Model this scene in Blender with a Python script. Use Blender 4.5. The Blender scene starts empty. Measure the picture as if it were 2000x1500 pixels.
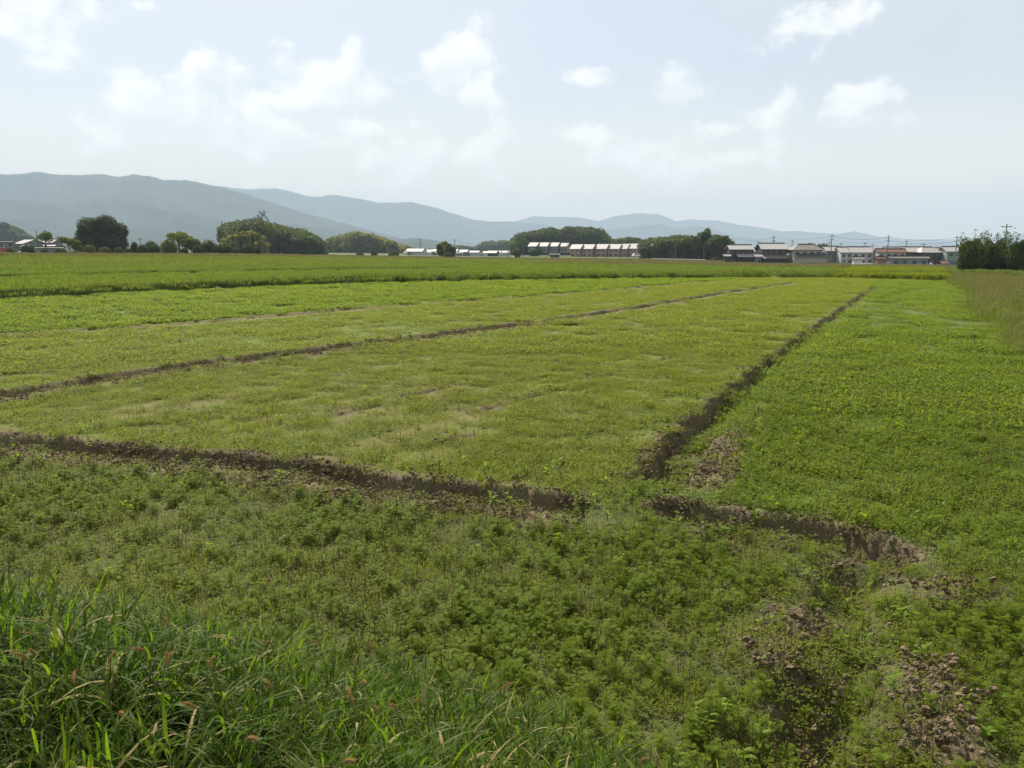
import bpy, math, random
import numpy as np
from mathutils import Vector
R = math.radians
rng = np.random.default_rng(11)
random.seed(5)
sc = bpy.context.scene
col = sc.collection

# ------------------------------------------------------------------ camera
FPX = 1510.0; CAMH = 3.2; PITCH = math.atan(263 / FPX)
cam_d = bpy.data.cameras.new('camera'); cam = bpy.data.objects.new('camera', cam_d); col.objects.link(cam)
cam.location = (0, 0, CAMH); cam.rotation_euler = (R(90) - PITCH, 0, 0)
cam_d.sensor_width = 36; cam_d.lens = 36 * FPX / 2000
cam_d.clip_start = 0.1; cam_d.clip_end = 60000
sc.camera = cam

# ------------------------------------------------------------------ light
SUN_EL, SUN_AZ = 47.0, -24.0          # azimuth from +Y, negative = left
EXPOSURE = 0.94
sun_d = bpy.data.lights.new('sun', 'SUN'); sun_d.energy = 5.0; sun_d.angle = R(0.53); sun_d.color = (1, 0.93, 0.81)
sun = bpy.data.objects.new('sun', sun_d); col.objects.link(sun)
sd = Vector((math.sin(R(SUN_AZ)) * math.cos(R(SUN_EL)), math.cos(R(SUN_AZ)) * math.cos(R(SUN_EL)), math.sin(R(SUN_EL))))
sun.rotation_euler = sd.to_track_quat('Z', 'Y').to_euler()
sun.location = (0, 0, 60)

def nd(nt, typ, **kw):
    n = nt.nodes.new(typ)
    for k, v in kw.items():
        if k == 'inp':
            for a, b in v.items(): n.inputs[a].default_value = b
        else: setattr(n, k, v)
    return n

world = bpy.data.worlds.new('World'); sc.world = world; world.use_nodes = True
nt = world.node_tree; nt.nodes.clear(); L = nt.links.new
SKY_STR = 0.075
sky = nd(nt, 'ShaderNodeTexSky', sky_type='NISHITA', sun_disc=False, sun_elevation=R(SUN_EL), sun_rotation=R(SUN_AZ), altitude=50, air_density=.8, dust_density=1.0, ozone_density=1.2)
tc = nd(nt, 'ShaderNodeTexCoord')
sep = nd(nt, 'ShaderNodeSeparateXYZ'); L(tc.outputs['Generated'], sep.inputs[0])
def m(op, a, b=None, c=None, clamp=False, tree=None):
    t = tree or nt
    n = t.nodes.new('ShaderNodeMath'); n.operation = op; n.use_clamp = clamp
    for i, v in enumerate((a, b, c)):
        if v is None: continue
        if isinstance(v, (int, float)): n.inputs[i].default_value = v
        else: t.links.new(v, n.inputs[i])
    return n.outputs[0]
az = m('ARCTAN2', sep.outputs[0], sep.outputs[1]); el = m('ARCSINE', sep.outputs[2])
uv = nd(nt, 'ShaderNodeCombineXYZ'); L(az, uv.inputs[0]); L(m('MULTIPLY', el, 1.25), uv.inputs[1])
n1 = nd(nt, 'ShaderNodeTexNoise', noise_dimensions='2D', inp={'Scale': 12.0, 'Detail': 10.0, 'Roughness': 0.58, 'Distortion': 0.15})
L(uv.outputs[0], n1.inputs['Vector'])
n2 = nd(nt, 'ShaderNodeTexNoise', noise_dimensions='2D', inp={'Scale': 2.2, 'Detail': 4.0, 'Roughness': 0.5})
L(uv.outputs[0], n2.inputs['Vector'])
def dirang(px, py):
    x = (px - 1000) / FPX; y = -(py - 750) / FPX
    d = Vector((x, math.cos(PITCH) + y * math.sin(PITCH), -math.sin(PITCH) + y * math.cos(PITCH))).normalized()
    return math.atan2(d.x, d.y), math.asin(d.z)
CLOUDS = [(1630, 45, 125, 52, 1.0), (1480, 70, 30, 30, .5), (1690, 60, 70, 40, .6), (930, 95, 62, 50, 1.0), (875, 145, 66, 46, 1.0), (900, 185, 60, 50, .6),
          (560, 135, 75, 50, .95), (440, 150, 110, 42, .95), (640, 160, 110, 62, .95), (560, 85, 55, 22, .8), (740, 195, 90, 70, .85), (520, 185, 190, 55, .7), (660, 250, 220, 60, .72),
          (150, 75, 120, 80, .8), (60, 30, 130, 70, .7), (185, 135, 60, 40, .6), (270, 10, 30, 16, .7), (1140, 152, 90, 26, .95), (1330, 190, 110, 40, .8), (1480, 218, 130, 38, .78),
          (1400, 245, 170, 40, .6), (1290, 290, 130, 30, .6), (1700, 182, 90, 24, .75), (1940, 185, 50, 14, .5), (1790, 240, 110, 24, .45), (1100, 258, 95, 40, .9), (960, 280, 160, 40, .7),
          (310, 240, 90, 38, .8), (170, 235, 70, 26, .6), (250, 175, 80, 18, .6), (500, 285, 340, 60, .95), (850, 310, 330, 55, .85), (1200, 320, 250, 40, .4)]
acc = None
for (px, py, rx, ry, st) in CLOUDS:
    a0, e0 = dirang(px, py)
    v = nd(nt, 'ShaderNodeVectorMath', operation='SUBTRACT'); L(uv.outputs[0], v.inputs[0]); v.inputs[1].default_value = (a0, e0 * 1.25, 0)
    s = nd(nt, 'ShaderNodeVectorMath', operation='MULTIPLY'); L(v.outputs[0], s.inputs[0]); s.inputs[1].default_value = (FPX / rx / 1.05, FPX / ry / 1.3, 0)
    l = nd(nt, 'ShaderNodeVectorMath', operation='LENGTH'); L(s.outputs[0], l.inputs[0])
    e = m('MULTIPLY_ADD', l.outputs['Value'], -0.85 * st, st)
    acc = e if acc is None else m('SMOOTH_MAX', acc, e, 0.12)
fb = m('MULTIPLY_ADD', n1.outputs['Fac'], 2.9, -1.74)
den = m('ADD', m('MAXIMUM', acc, -1.0), fb)
up = nd(nt, 'ShaderNodeVectorMath', operation='ADD'); L(uv.outputs[0], up.inputs[0]); up.inputs[1].default_value = (-0.010, 0.022, 0)
n1b = nd(nt, 'ShaderNodeTexNoise', noise_dimensions='2D', inp={'Scale': 12.0, 'Detail': 7.0, 'Roughness': 0.58, 'Distortion': 0.15}); L(up.outputs[0], n1b.inputs['Vector'])
lit = m('MULTIPLY_ADD', m('SUBTRACT', n1.outputs['Fac'], n1b.outputs['Fac']), 3.2, 0.5, clamp=True)
cc = nd(nt, 'ShaderNodeMixRGB', blend_type='MIX'); L(lit, cc.inputs[0]); cc.inputs[1].default_value = (7.3, 7.35, 7.35, 1); cc.inputs[2].default_value = (9.6, 9.3, 8.9, 1)
mr = nd(nt, 'ShaderNodeMapRange', interpolation_type='SMOOTHSTEP', inp={'From Min': -0.08, 'From Max': 0.42}); L(den, mr.inputs['Value'])
# thin overall veil of high cloud
veil = nd(nt, 'ShaderNodeMapRange', inp={'From Min': 0.3, 'From Max': 0.75, 'To Min': 0.50, 'To Max': 0.68}); L(n2.outputs['Fac'], veil.inputs['Value'])
low = nd(nt, 'ShaderNodeMapRange', interpolation_type='SMOOTHSTEP', inp={'From Min': 0.0, 'From Max': 0.22, 'To Min': 0.60, 'To Max': 0.0}); L(el, low.inputs['Value'])
m1 = nd(nt, 'ShaderNodeMixRGB', blend_type='MIX'); L(m('ADD', veil.outputs[0], low.outputs[0], clamp=True), m1.inputs[0]); L(sky.outputs[0], m1.inputs[1]); hz_ = nd(nt, 'ShaderNodeMixRGB', blend_type='MIX'); L(m('MULTIPLY', low.outputs[0], 1.8, clamp=True), hz_.inputs[0]); hz_.inputs[1].default_value = (6.5, 6.55, 6.25, 1); hz_.inputs[2].default_value = (9.3, 8.2, 6.7, 1); L(hz_.outputs[0], m1.inputs[2])
m2 = nd(nt, 'ShaderNodeMixRGB', blend_type='MIX'); L(m('MULTIPLY', mr.outputs[0], 0.74), m2.inputs[0]); L(m1.outputs[0], m2.inputs[1]); L(cc.outputs[0], m2.inputs[2])
bg = nd(nt, 'ShaderNodeBackground', inp={'Strength': SKY_STR}); L(m2.outputs[0], bg.inputs[0])
wo = nd(nt, 'ShaderNodeOutputWorld'); L(bg.outputs[0], wo.inputs[0])

sc.view_settings.view_transform = 'Standard'; sc.view_settings.look = 'None'; sc.view_settings.gamma = 1.0
sc.view_settings.use_curve_mapping = False; sc.view_settings.exposure = EXPOSURE
sc.cycles.max_bounces = 7; sc.cycles.transparent_max_bounces = 8; sc.cycles.volume_bounces = 0
sc.cycles.use_adaptive_sampling = True; sc.cycles.adaptive_threshold = 0.02
sc.cycles.caustics_reflective = False; sc.cycles.caustics_refractive = False

# ------------------------------------------------------------------ helpers
def W(px, py, Y):
    x = (px - 1000) / FPX; y = -(py - 750) / FPX
    dx, dy, dz = x, math.cos(PITCH) + y * math.sin(PITCH), -math.sin(PITCH) + y * math.cos(PITCH)
    return Vector((dx / dy * Y, Y, CAMH + dz / dy * Y))
def P(px, py, z=0.0):
    x = (px - 1000) / FPX; y = -(py - 750) / FPX
    dx, dy, dz = x, math.cos(PITCH) + y * math.sin(PITCH), -math.sin(PITCH) + y * math.cos(PITCH)
    t = (z - CAMH) / dz
    return (dx * t, dy * t)
def tag(o, label=None, cat=None, group=None, kind=None):
    if label: o['label'] = label
    if cat: o['category'] = cat
    if group: o['group'] = group
    if kind: o['kind'] = kind
    return o
def empty(name, loc, rz=0.0):
    o = bpy.data.objects.new(name, None); col.objects.link(o); o.location = loc; o.rotation_euler = (0, 0, rz); o.empty_display_size = 0.3
    return o
def mesh_np(name, V, F, mat=None, smooth=False, mats=None, midx=None):
    V = np.asarray(V, dtype=np.float32); F = np.asarray(F, dtype=np.int32)
    me = bpy.data.meshes.new(name)
    k = F.shape[1]
    me.vertices.add(len(V)); me.vertices.foreach_set('co', V.ravel())
    me.loops.add(F.size); me.loops.foreach_set('vertex_index', F.ravel())
    me.polygons.add(len(F)); me.polygons.foreach_set('loop_start', np.arange(0, F.size, k, dtype=np.int32))
    try: me.polygons.foreach_set('loop_total', np.full(len(F), k, dtype=np.int32))
    except Exception: pass
    if mats:
        for q in mats: me.materials.append(q)
        me.polygons.foreach_set('material_index', np.asarray(midx, dtype=np.int32))
    elif mat: me.materials.append(mat)
    me.polygons.foreach_set('use_smooth', np.full(len(F), smooth))
    me.update(calc_edges=True)
    return me
class G:
    """collects quads"""
    def __init__(s): s.V = []; s.F = []; s.M = []; s.n = 0
    def add(s, V, F, mi=0):
        V = np.asarray(V, dtype=np.float64); F = np.asarray(F, dtype=np.int64)
        s.V.append(V); s.F.append(F + s.n); s.M.append(np.full(len(F), mi)); s.n += len(V)
    def box(s, x0, x1, y0, y1, z0, z1, mi=0):
        V = [(x, y, z) for z in (z0, z1) for y in (y0, y1) for x in (x0, x1)]
        s.add(V, [(0, 2, 3, 1), (4, 5, 7, 6), (0, 1, 5, 4), (2, 6, 7, 3), (0, 4, 6, 2), (1, 3, 7, 5)], mi)
    def tube(s, pts, rad, n=6, mi=0):
        pts = [Vector(p) for p in pts]; V = []
        for i, p in enumerate(pts):
            d = (pts[min(i + 1, len(pts) - 1)] - pts[max(i - 1, 0)]).normalized()
            a = d.cross(Vector((0.3, 1, 0.1))).normalized(); b = d.cross(a)
            for k in range(n):
                t = 2 * math.pi * k / n
                V.append(p + (a * math.cos(t) + b * math.sin(t)) * rad[i])
        F = [(i * n + k, i * n + (k + 1) % n, (i + 1) * n + (k + 1) % n, (i + 1) * n + k) for i in range(len(pts) - 1) for k in range(n)]
        t0 = len(V); V.append(pts[-1]); top = (len(pts) - 1) * n
        F += [(top + k, top + (k + 1) % n, t0, t0) for k in range(0, n)]
        s.add([tuple(v) for v in V], F, mi)
    def build(s, name, mats, parent=None, smooth=False, link=True):
        if not isinstance(mats, (list, tuple)): mats = [mats]
        F = np.concatenate(s.F); V = np.concatenate(s.V); M = np.concatenate(s.M)
        deg = F[:, 2] == F[:, 3]
        if deg.any():   # mixed triangles: go through from_pydata
            me = bpy.data.meshes.new(name)
            me.from_pydata(V.tolist(), [], [list(f[:3]) if d else list(f) for f, d in zip(F.tolist(), deg.tolist())])
            for q in mats: me.materials.append(q)
            me.polygons.foreach_set('material_index', M.astype(np.int32)); me.polygons.foreach_set('use_smooth', np.full(len(F), smooth)); me.update()
        else:
            me = mesh_np(name, V, F, smooth=smooth, mats=mats, midx=M)
        o = bpy.data.objects.new(name, me)
        if link: col.objects.link(o)
        if parent: o.parent = parent
        return o

# value noise
def _h(i, j, s):
    n = (i.astype(np.int64) * 374761393 + j.astype(np.int64) * 668265263 + s * 1274126177) & 0xffffffff
    n = ((n ^ (n >> 13)) * 1274126177) & 0xffffffff
    n = n ^ (n >> 16)
    return (n & 0xffff) / 65535.0
def vnoise(x, y, s=0):
    xi = np.floor(x); yi = np.floor(y); fx = x - xi; fy = y - yi
    fx = fx * fx * (3 - 2 * fx); fy = fy * fy * (3 - 2 * fy); xi = xi.astype(np.int64); yi = yi.astype(np.int64)
    a = _h(xi, yi, s); b = _h(xi + 1, yi, s); c = _h(xi, yi + 1, s); d = _h(xi + 1, yi + 1, s)
    return (a * (1 - fx) + b * fx) * (1 - fy) + (c * (1 - fx) + d * fx) * fy
def fbm(x, y, s=0, o=4, g=0.5):
    x = np.asarray(x, float); y = np.asarray(y, float)
    t = 0; a = 1; n = 0
    for k in range(o):
        t = t + a * vnoise(x * 2 ** k + 17.3 * k, y * 2 ** k - 9.1 * k, s + k); n += a; a *= g
    return t / n
def sstep(a, b, x):
    t = np.clip((x - a) / (b - a), 0, 1); return t * t * (3 - 2 * t)

# ------------------------------------------------------------------ materials
def out(nt, sh): o = nt.nodes.new('ShaderNodeOutputMaterial'); nt.links.new(sh, o.inputs[0])
def mat_new(name):
    q = bpy.data.materials.new(name); q.use_nodes = True; q.node_tree.nodes.clear(); return q, q.node_tree
def mat_leaf(name, c1, c2, trans=0.4, rough=0.5, spec=0.35, tint=1.6, nscale=0.35, namp=1.2):
    q, t = mat_new(name)
    gi = t.nodes.new('ShaderNodeNewGeometry'); oi = t.nodes.new('ShaderNodeObjectInfo')
    nz = nd(t, 'ShaderNodeTexNoise', inp={'Scale': nscale, 'Detail': 3.0}); t.links.new(gi.outputs['Position'], nz.inputs['Vector'])
    f = m('ADD', m('MULTIPLY', gi.outputs['Random Per Island'], 0.5, tree=t), m('MULTIPLY', oi.outputs['Random'], 0.25, tree=t), tree=t)
    f = m('ADD', f, m('MULTIPLY_ADD', nz.outputs['Fac'], namp, -0.5 * namp + .1, tree=t), clamp=True, tree=t)
    mx = t.nodes.new('ShaderNodeMixRGB'); t.links.new(f, mx.inputs[0]); mx.inputs[1].default_value = (*c1, 1); mx.inputs[2].default_value = (*c2, 1)
    bs = nd(t, 'ShaderNodeBsdfPrincipled', inp={'Roughness': rough, 'Specular IOR Level': spec}); t.links.new(mx.outputs[0], bs.inputs['Base Color'])
    tr = t.nodes.new('ShaderNodeBsdfTranslucent')
    tm = nd(t, 'ShaderNodeMixRGB', blend_type='MULTIPLY'); tm.inputs[0].default_value = 1; t.links.new(mx.outputs[0], tm.inputs[1]); tm.inputs[2].default_value = (tint * 1.05, tint * 1.1, tint * 0.45, 1)
    t.links.new(tm.outputs[0], tr.inputs[0])
    ms = t.nodes.new('ShaderNodeMixShader'); ms.inputs[0].default_value = trans; t.links.new(bs.outputs[0], ms.inputs[1]); t.links.new(tr.outputs[0], ms.inputs[2])
    out(t, ms.outputs[0]); return q
def mat_plain(name, c, rough=0.8, spec=0.3, var=0.25, nscale=3.0, metal=0.0, bump=0.0, bscale=20.0):
    q, t = mat_new(name)
    gi = t.nodes.new('ShaderNodeNewGeometry')
    nz = nd(t, 'ShaderNodeTexNoise', inp={'Scale': nscale, 'Detail': 5.0}); t.links.new(gi.outputs['Position'], nz.inputs['Vector'])
    mx = t.nodes.new('ShaderNodeMixRGB'); t.links.new(nz.outputs['Fac'], mx.inputs[0])
    mx.inputs[1].default_value = (*[v * (1 - var) for v in c], 1); mx.inputs[2].default_value = (*[v * (1 + var) for v in c], 1)
    bs = nd(t, 'ShaderNodeBsdfPrincipled', inp={'Roughness': rough, 'Specular IOR Level': spec, 'Metallic': metal}); t.links.new(mx.outputs[0], bs.inputs['Base Color'])
    if bump:
        n3 = nd(t, 'ShaderNodeTexNoise', inp={'Scale': bscale, 'Detail': 6.0}); t.links.new(gi.outputs['Position'], n3.inputs['Vector'])
        b = nd(t, 'ShaderNodeBump', inp={'Strength': bump, 'Distance': 0.05}); t.links.new(n3.outputs['Fac'], b.inputs['Height']); t.links.new(b.outputs[0], bs.inputs['Normal'])
    out(t, bs.outputs[0]); return q
def mat_roof(name, c, rough=0.38, spec=0.9):
    q, t = mat_new(name)
    tx = t.nodes.new('ShaderNodeTexCoord')
    wv = nd(t, 'ShaderNodeTexWave', wave_type='BANDS', bands_direction='X', inp={'Scale': 1.6, 'Distortion': 0.0}); t.links.new(tx.outputs['Object'], wv.inputs['Vector'])
    nz = nd(t, 'ShaderNodeTexNoise', inp={'Scale': 1.5, 'Detail': 5.0}); t.links.new(tx.outputs['Object'], nz.inputs['Vector'])
    mx = t.nodes.new('ShaderNodeMixRGB'); t.links.new(nz.outputs['Fac'], mx.inputs[0]); mx.inputs[1].default_value = (*[v * .75 for v in c], 1); mx.inputs[2].default_value = (*[v * 1.25 for v in c], 1)
    bs = nd(t, 'ShaderNodeBsdfPrincipled', inp={'Roughness': rough, 'Specular IOR Level': spec}); t.links.new(mx.outputs[0], bs.inputs['Base Color'])
    b = nd(t, 'ShaderNodeBump', inp={'Strength': 0.25, 'Distance': 0.04}); t.links.new(wv.outputs['Fac'], b.inputs['Height']); t.links.new(b.outputs[0], bs.inputs['Normal'])
    out(t, bs.outputs[0]); return q

M = {}
M['feather'] = mat_leaf('feather_leaf', (.108, .160, .014), (.195, .24, .026), .58, .6, .1, tint=2.0)
M['feather_far'] = mat_leaf('feather_leaf_far', (.075, .115, .018), (.12, .165, .022), .45, .6, .15)
M['seedling'] = mat_leaf('seedling_leaf', (.115, .150, .012), (.19, .21, .022), .5, .6, .15)
M['mid'] = mat_leaf('field_weed_leaf', (.142, .168, .022), (.205, .225, .032), .52, .7, .12, tint=1.6, nscale=.25, namp=.45)
M['bright'] = mat_leaf('bright_weed_leaf', (.115, .165, .012), (.18, .22, .018), .55, .7, .12, nscale=.25, namp=.5)
M['green'] = mat_leaf('green_weed_leaf', (.108, .162, .016), (.178, .215, .028), .53, .7, .12, nscale=.3)
M['broad'] = mat_leaf('broad_leaf', (.12, .19, .02), (.18, .25, .03), .5, .6, .12)
M['blade'] = mat_leaf('grass_blade', (.032, .068, .006), (.095, .138, .012), .52, .55, .12, tint=1.8, nscale=1.2)
M['blade_dark'] = mat_leaf('dark_grass', (.034, .060, .012), (.065, .095, .018), .3, .7, .1, tint=1.3)
M['far_grass'] = mat_leaf('far_grass', (.115, .150, .036), (.175, .20, .054), .42, .7, .1, tint=1.3, nscale=.06)
M['far_bright'] = mat_leaf('far_bright_grass', (.10, .162, .028), (.16, .205, .04), .42, .7, .1, tint=1.4, nscale=.08)
M['seedy'] = mat_leaf('seed_head_grass', (.14, .13, .06), (.21, .17, .10), .35, .7, .1, tint=1.2)
M['rice'] = mat_leaf('rice_leaf', (.115, .142, .012), (.175, .195, .02), .45, .6, .12)
M['dry'] = mat_leaf('dry_blade', (.20, .16, .07), (.30, .24, .11), .35, .7, .1, tint=1.2)
M['stem'] = mat_plain('reddish_stem', (.16, .085, .035), .7)
M['gstem'] = mat_plain('green_stem', (.08, .11, .03), .6)
M['spike'] = mat_leaf('foxtail_bristle', (.24, .15, .07), (.34, .22, .11), .4, .7, .1, tint=1.2)
M['soilclod'] = mat_plain('soil_clod', (.180, .138, .085), .95, .05, .35, 6, bump=.8, bscale=40)
M['tree_dark'] = mat_leaf('dark_tree_leaf', (.022, .034, .013), (.085, .095, .034), .28, .65, .1, nscale=.7)
M['tree_mid'] = mat_leaf('mid_tree_leaf', (.034, .058, .015), (.105, .13, .030), .32, .65, .1, nscale=.35)
M['tree_light'] = mat_leaf('light_tree_leaf', (.085, .115, .022), (.15, .16, .03), .35, .7, .1, nscale=.3)
M['bamboo'] = mat_leaf('bamboo_leaf', (.13, .14, .035), (.24, .21, .055), .4, .7, .1, nscale=.1)
M['shrub'] = mat_leaf('shrub_leaf', (.028, .045, .014), (.06, .078, .02), .25, .7, .08, nscale=.5)
M['shrub_olive'] = mat_leaf('olive_shrub_leaf', (.06, .075, .02), (.11, .11, .03), .3, .7, .08, nscale=.5)
M['bark'] = mat_plain('bark', (.11, .085, .06), .9, .1)
M['mount'] = mat_plain('mountain_forest', (.022, .040, .030), .95, .05, .6, .006, bump=0)
M['roof'] = mat_roof('grey_tile', (.33, .31, .30), .42, .7)
M['roof_lt'] = mat_roof('pale_tile', (.33, .305, .29), .42, .7)
M['roof_mid'] = mat_roof('hazy_pale_tile', (.30, .265, .25), .6, .4)
M['roof_red'] = mat_roof('red_brown_tile', (.16, .07, .05), .55, .5)
M['roof_brn'] = mat_roof('brown_grey_tile', (.16, .14, .12), .7, .3)
M['ridge'] = mat_plain('dark_ridge_tile', (.05, .05, .055), .7)
M['w_dark'] = mat_plain('dark_timber_wall', (.05, .038, .035), .8)
M['w_cream'] = mat_plain('cream_render_wall', (.42, .40, .32), .85, var=.1)
M['w_pale'] = mat_plain('pale_grey_wall', (.45, .46, .46), .85, var=.1)
M['w_pink'] = mat_plain('pinkish_wall', (.36, .22, .16), .85, var=.1)
M['w_green'] = mat_plain('grey_green_wall', (.22, .27, .25), .8, var=.1)
M['w_grey'] = mat_plain('grey_wall', (.2, .21, .22), .85, var=.1)
M['w_white'] = mat_plain('white_wall', (.72, .72, .70), .8, var=.08)
M['glass'] = mat_plain('window_glass', (.03, .04, .05), .15, .6)
M['trim'] = mat_plain('window_frame_metal', (.3, .3, .3), .5)
M['pole'] = mat_plain('concrete_pole', (.16, .15, .14), .85)
M['metal'] = mat_plain('dark_metal', (.06, .06, .065), .6)
M['red'] = mat_plain('red_paint', (.45, .06, .03), .5)
M['blue'] = mat_plain('blue_sheet', (.03, .10, .35), .5)
M['white'] = mat_plain('white_paint', (.8, .8, .8), .45, var=.05)

# ------------------------------------------------------------------ terrain
PL = {
 'A': [(-90, 833), (0, 853), (130, 868), (300, 885), (430, 893), (500, 900), (650, 918), (800, 945), (1000, 966), (1170, 986)],
 'B': [(1238, 992), (1330, 985), (1420, 1000), (1500, 1012), (1650, 1040), (1730, 1066), (1820, 1098)],
 'C': [(1228, 950), (1300, 868), (1400, 785), (1500, 703), (1600, 632), (1660, 590), (1702, 561)],
 'D': [(-100, 790), (0, 776), (300, 726), (600, 690), (900, 650), (1050, 632), (1250, 601), (1400, 575), (1550, 553)],
 'E': [(-100, 665), (0, 657), (400, 631), (700, 604), (1100, 576), (1380, 550)],
 'T': [(900, 812), (1000, 785), (1130, 750), (1330, 692)],
 'U': [(640, 815), (760, 785), (900, 752), (1010, 728)],
 'V': [(-60, 745), (0, 737), (130, 722), (270, 712)],
 'X': [(820, 880), (840, 868), (880, 856), (940, 848)],
 'H': [(1735, 1112), (1695, 1150), (1680, 1300), (1640, 1420), (1590, 1560)],
}
PL = {k: [P(*q) for q in v] for k, v in PL.items()}
# name: (width, depth, spoil height, far rim height, soil amount, edge soft)
PRM = {'A': (.42, .38, .07, .06, 1.0), 'B': (.52, .38, .02, .03, 1.0), 'C': (.64, .36, .06, .04, 1.0), 'D': (.38, .24, .11, .14, 1.0), 'E': (.36, .15, .10, .10, 1.0), 'H': (.34, .20, .05, .02, .25), 'T': (.13, .06, .02, .03, .9), 'U': (.12, .05, .02, .03, .8), 'V': (.13, .06, .02, .03, .9), 'X': (.10, .05, .02, .04, .8)}
FL = [P(*q) for q in [(-700, 640), (0, 588), (300, 572), (700, 555), (1000, 548), (1300, 545), (1600, 543), (2300, 545)]]
FL = [(-60, 10), (-50, 24)] + FL[1:]
BK = [(-30, 15.6), (-13, 9.2), (-5.1, 6.15), (-2.4, 5.5), (-0.5, 4.75), (0.9, 3.75), (3.2, 2.6), (8, 0.5), (30, -12)]
def sdist(x, y, pl):
    """signed distance (left of travel positive), arclength parameter"""
    best = np.full(x.shape, 1e9); sg = np.zeros(x.shape); tt = np.zeros(x.shape); s0 = 0
    for (a, b) in zip(pl[:-1], pl[1:]):
        dx, dy = b[0] - a[0], b[1] - a[1]; l = math.hypot(dx, dy)
        t = np.clip(((x - a[0]) * dx + (y - a[1]) * dy) / (l * l), 0, 1)
        ex, ey = x - a[0] - t * dx, y - a[1] - t * dy
        d = np.hypot(ex, ey); c = (dx * ey - dy * ex)
        k = d < best
        best = np.where(k, d, best); sg = np.where(k, np.where(c >= 0, 1.0, -1.0), sg); tt = np.where(k, s0 + t * l, tt)
        s0 += l
    return best * sg, tt, s0
MOUNDS = [(P(1585, 1235), .30, .17), (P(1555, 1330), .36, .16), (P(1520, 1290), .4, .08), (P(1855, 1170), .30, .15), (P(1840, 1400), .30, .16), (P(1800, 1330), .26, .10), (P(1845, 1480), .3, .14), (P(1545, 1410), .25, .10), (P(1340, 925), .30, .10), (P(1395, 865), .3, .10), (P(1420, 835), .35, .08)]
ZX = [-1000, 0, 500, 700, 1000, 1300, 1500, 2000, 3000]
ZZ = [1.75, 1.65, 1.3, .35, -.85, -1.35, -1.9, -2.2, -2.4]
ZD = [180, 188, 205, 260, 300, 300, 262, 240, 240]
def terrain(x, y, detail=True):
    x = np.asarray(x, float); y = np.asarray(y, float); shp = x.shape
    r = np.hypot(x, y)
    yy = np.where(y > 1, y, 1.0); px = np.clip(1000 + FPX * x / yy, -1000, 3000)
    px = np.where(y > 1, px, np.where(x < 0, -1000, 3000))
    zf = np.interp(px, ZX, ZZ); df = np.interp(px, ZX, ZD)
    fl, _, _ = sdist(x, y, FL)
    z0 = 0.24 * sstep(0.0, 1.0, fl) * 1.0
    z = z0 + (zf - z0) * sstep(100, 1, (df - r) / (df - 105) * 100) if False else z0 + (zf - z0) * sstep(0, 1, (r - 105) / (df - 105))
    z = z + 0.05 * (fbm(x * .12, y * .12, 3, 3) - .5) * sstep(15, 40, r)
    soil = np.zeros(shp)
    near = r < 105
    xn, yn = x[near], y[near]; zn = np.zeros(xn.shape); sn = np.zeros(xn.shape)
    zn += 0.05 * (fbm(xn * 1.1, yn * 1.1, 5, 4) - .5)
    hole = np.zeros(xn.shape)
    for k in 'ABCDEHTUVX':
        w, d, sp, rim, sl = PRM[k]
        s, t, ln = sdist(xn, yn, PL[k])
        s = s + 0.16 * (fbm(t * 1.4, s * .3, 21, 3) - .5) + .10 * (fbm(xn * 4, yn * 4, 23, 3) - .5)
        vd = 0.7 + 0.6 * fbm(t * .8, 0 * t, 31, 2)
        taper = sstep(0, .35, t) * sstep(0, .35, ln - t)
        if k in 'AD': taper = sstep(0, .35, ln - t)
        prof = np.interp(s * (1 if w > .2 else 2.6), [-w - 1.0, -w - .40, -w - .12, -w, -.04, .13, .28, .65], [0, sp, 0, -d * .8, -d, rim * .8, rim, 0])
        ms = np.interp(s * (1 if w > .2 else 2.6), [-w - .75, -w - .5, -w - .2, -w, -.15, -.05, .16, .30], [0, sl * (1 if sp > .05 else .2), sl * (1 if sp > .05 else .2), sl * .35, sl * .35, sl, sl, 0])
        if k == 'C':
            fade = 1 - .15 * sstep(12, 40, t); ms = ms * np.where(s < -w, np.clip(1.1 - t / 9, 0, 1), 1)
        else: fade = 1
        zn += prof * taper * vd * fade
        ms = ms * taper
        sn = np.maximum(sn, ms)
    for (c, rad, h) in MOUNDS:
        dd = np.hypot(xn - c[0], yn - c[1]) * (1 + .5 * (fbm(xn * 3, yn * 3, 41, 3) - .5))
        zn += h * np.exp(-(dd / rad) ** 2); sn = np.maximum(sn, np.exp(-(dd / (rad * .85)) ** 2) * .85)
    dd = np.hypot(xn - 2.08, yn - 4.72); zn -= .16 * np.exp(-(dd / .2) ** 2); sn = np.maximum(sn, np.exp(-(dd / .25) ** 2))
    brk = fbm(xn * 5, yn * 5, 51, 3)
    sn = np.clip(sn * (.1 + 1.9 * brk), 0, 1)
    cl = np.abs(fbm(xn * 7, yn * 7, 61, 3, .6) - .5) * 2
    cl2 = fbm(xn * 22, yn * 22, 67, 3, .6) - .5
    cl3 = np.abs(fbm(xn * 13, yn * 13, 69, 2, .5) - .5) * 2
    zn += sn * (0.09 * cl + .07 * cl3 - .05 + .03 * cl2)
    # road bank the photographer stands on
    bs, _, _ = sdist(xn, yn, BK)
    bank = np.clip(-bs * .62, 0, 1.45); bank = np.where(bank > 1.3, 1.3 + (bank - 1.3) * .5, bank)
    zn += bank
    # bare patches in the middle field
    z[near] += zn; soil[near] = sn
    return z, soil, fl
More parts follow.
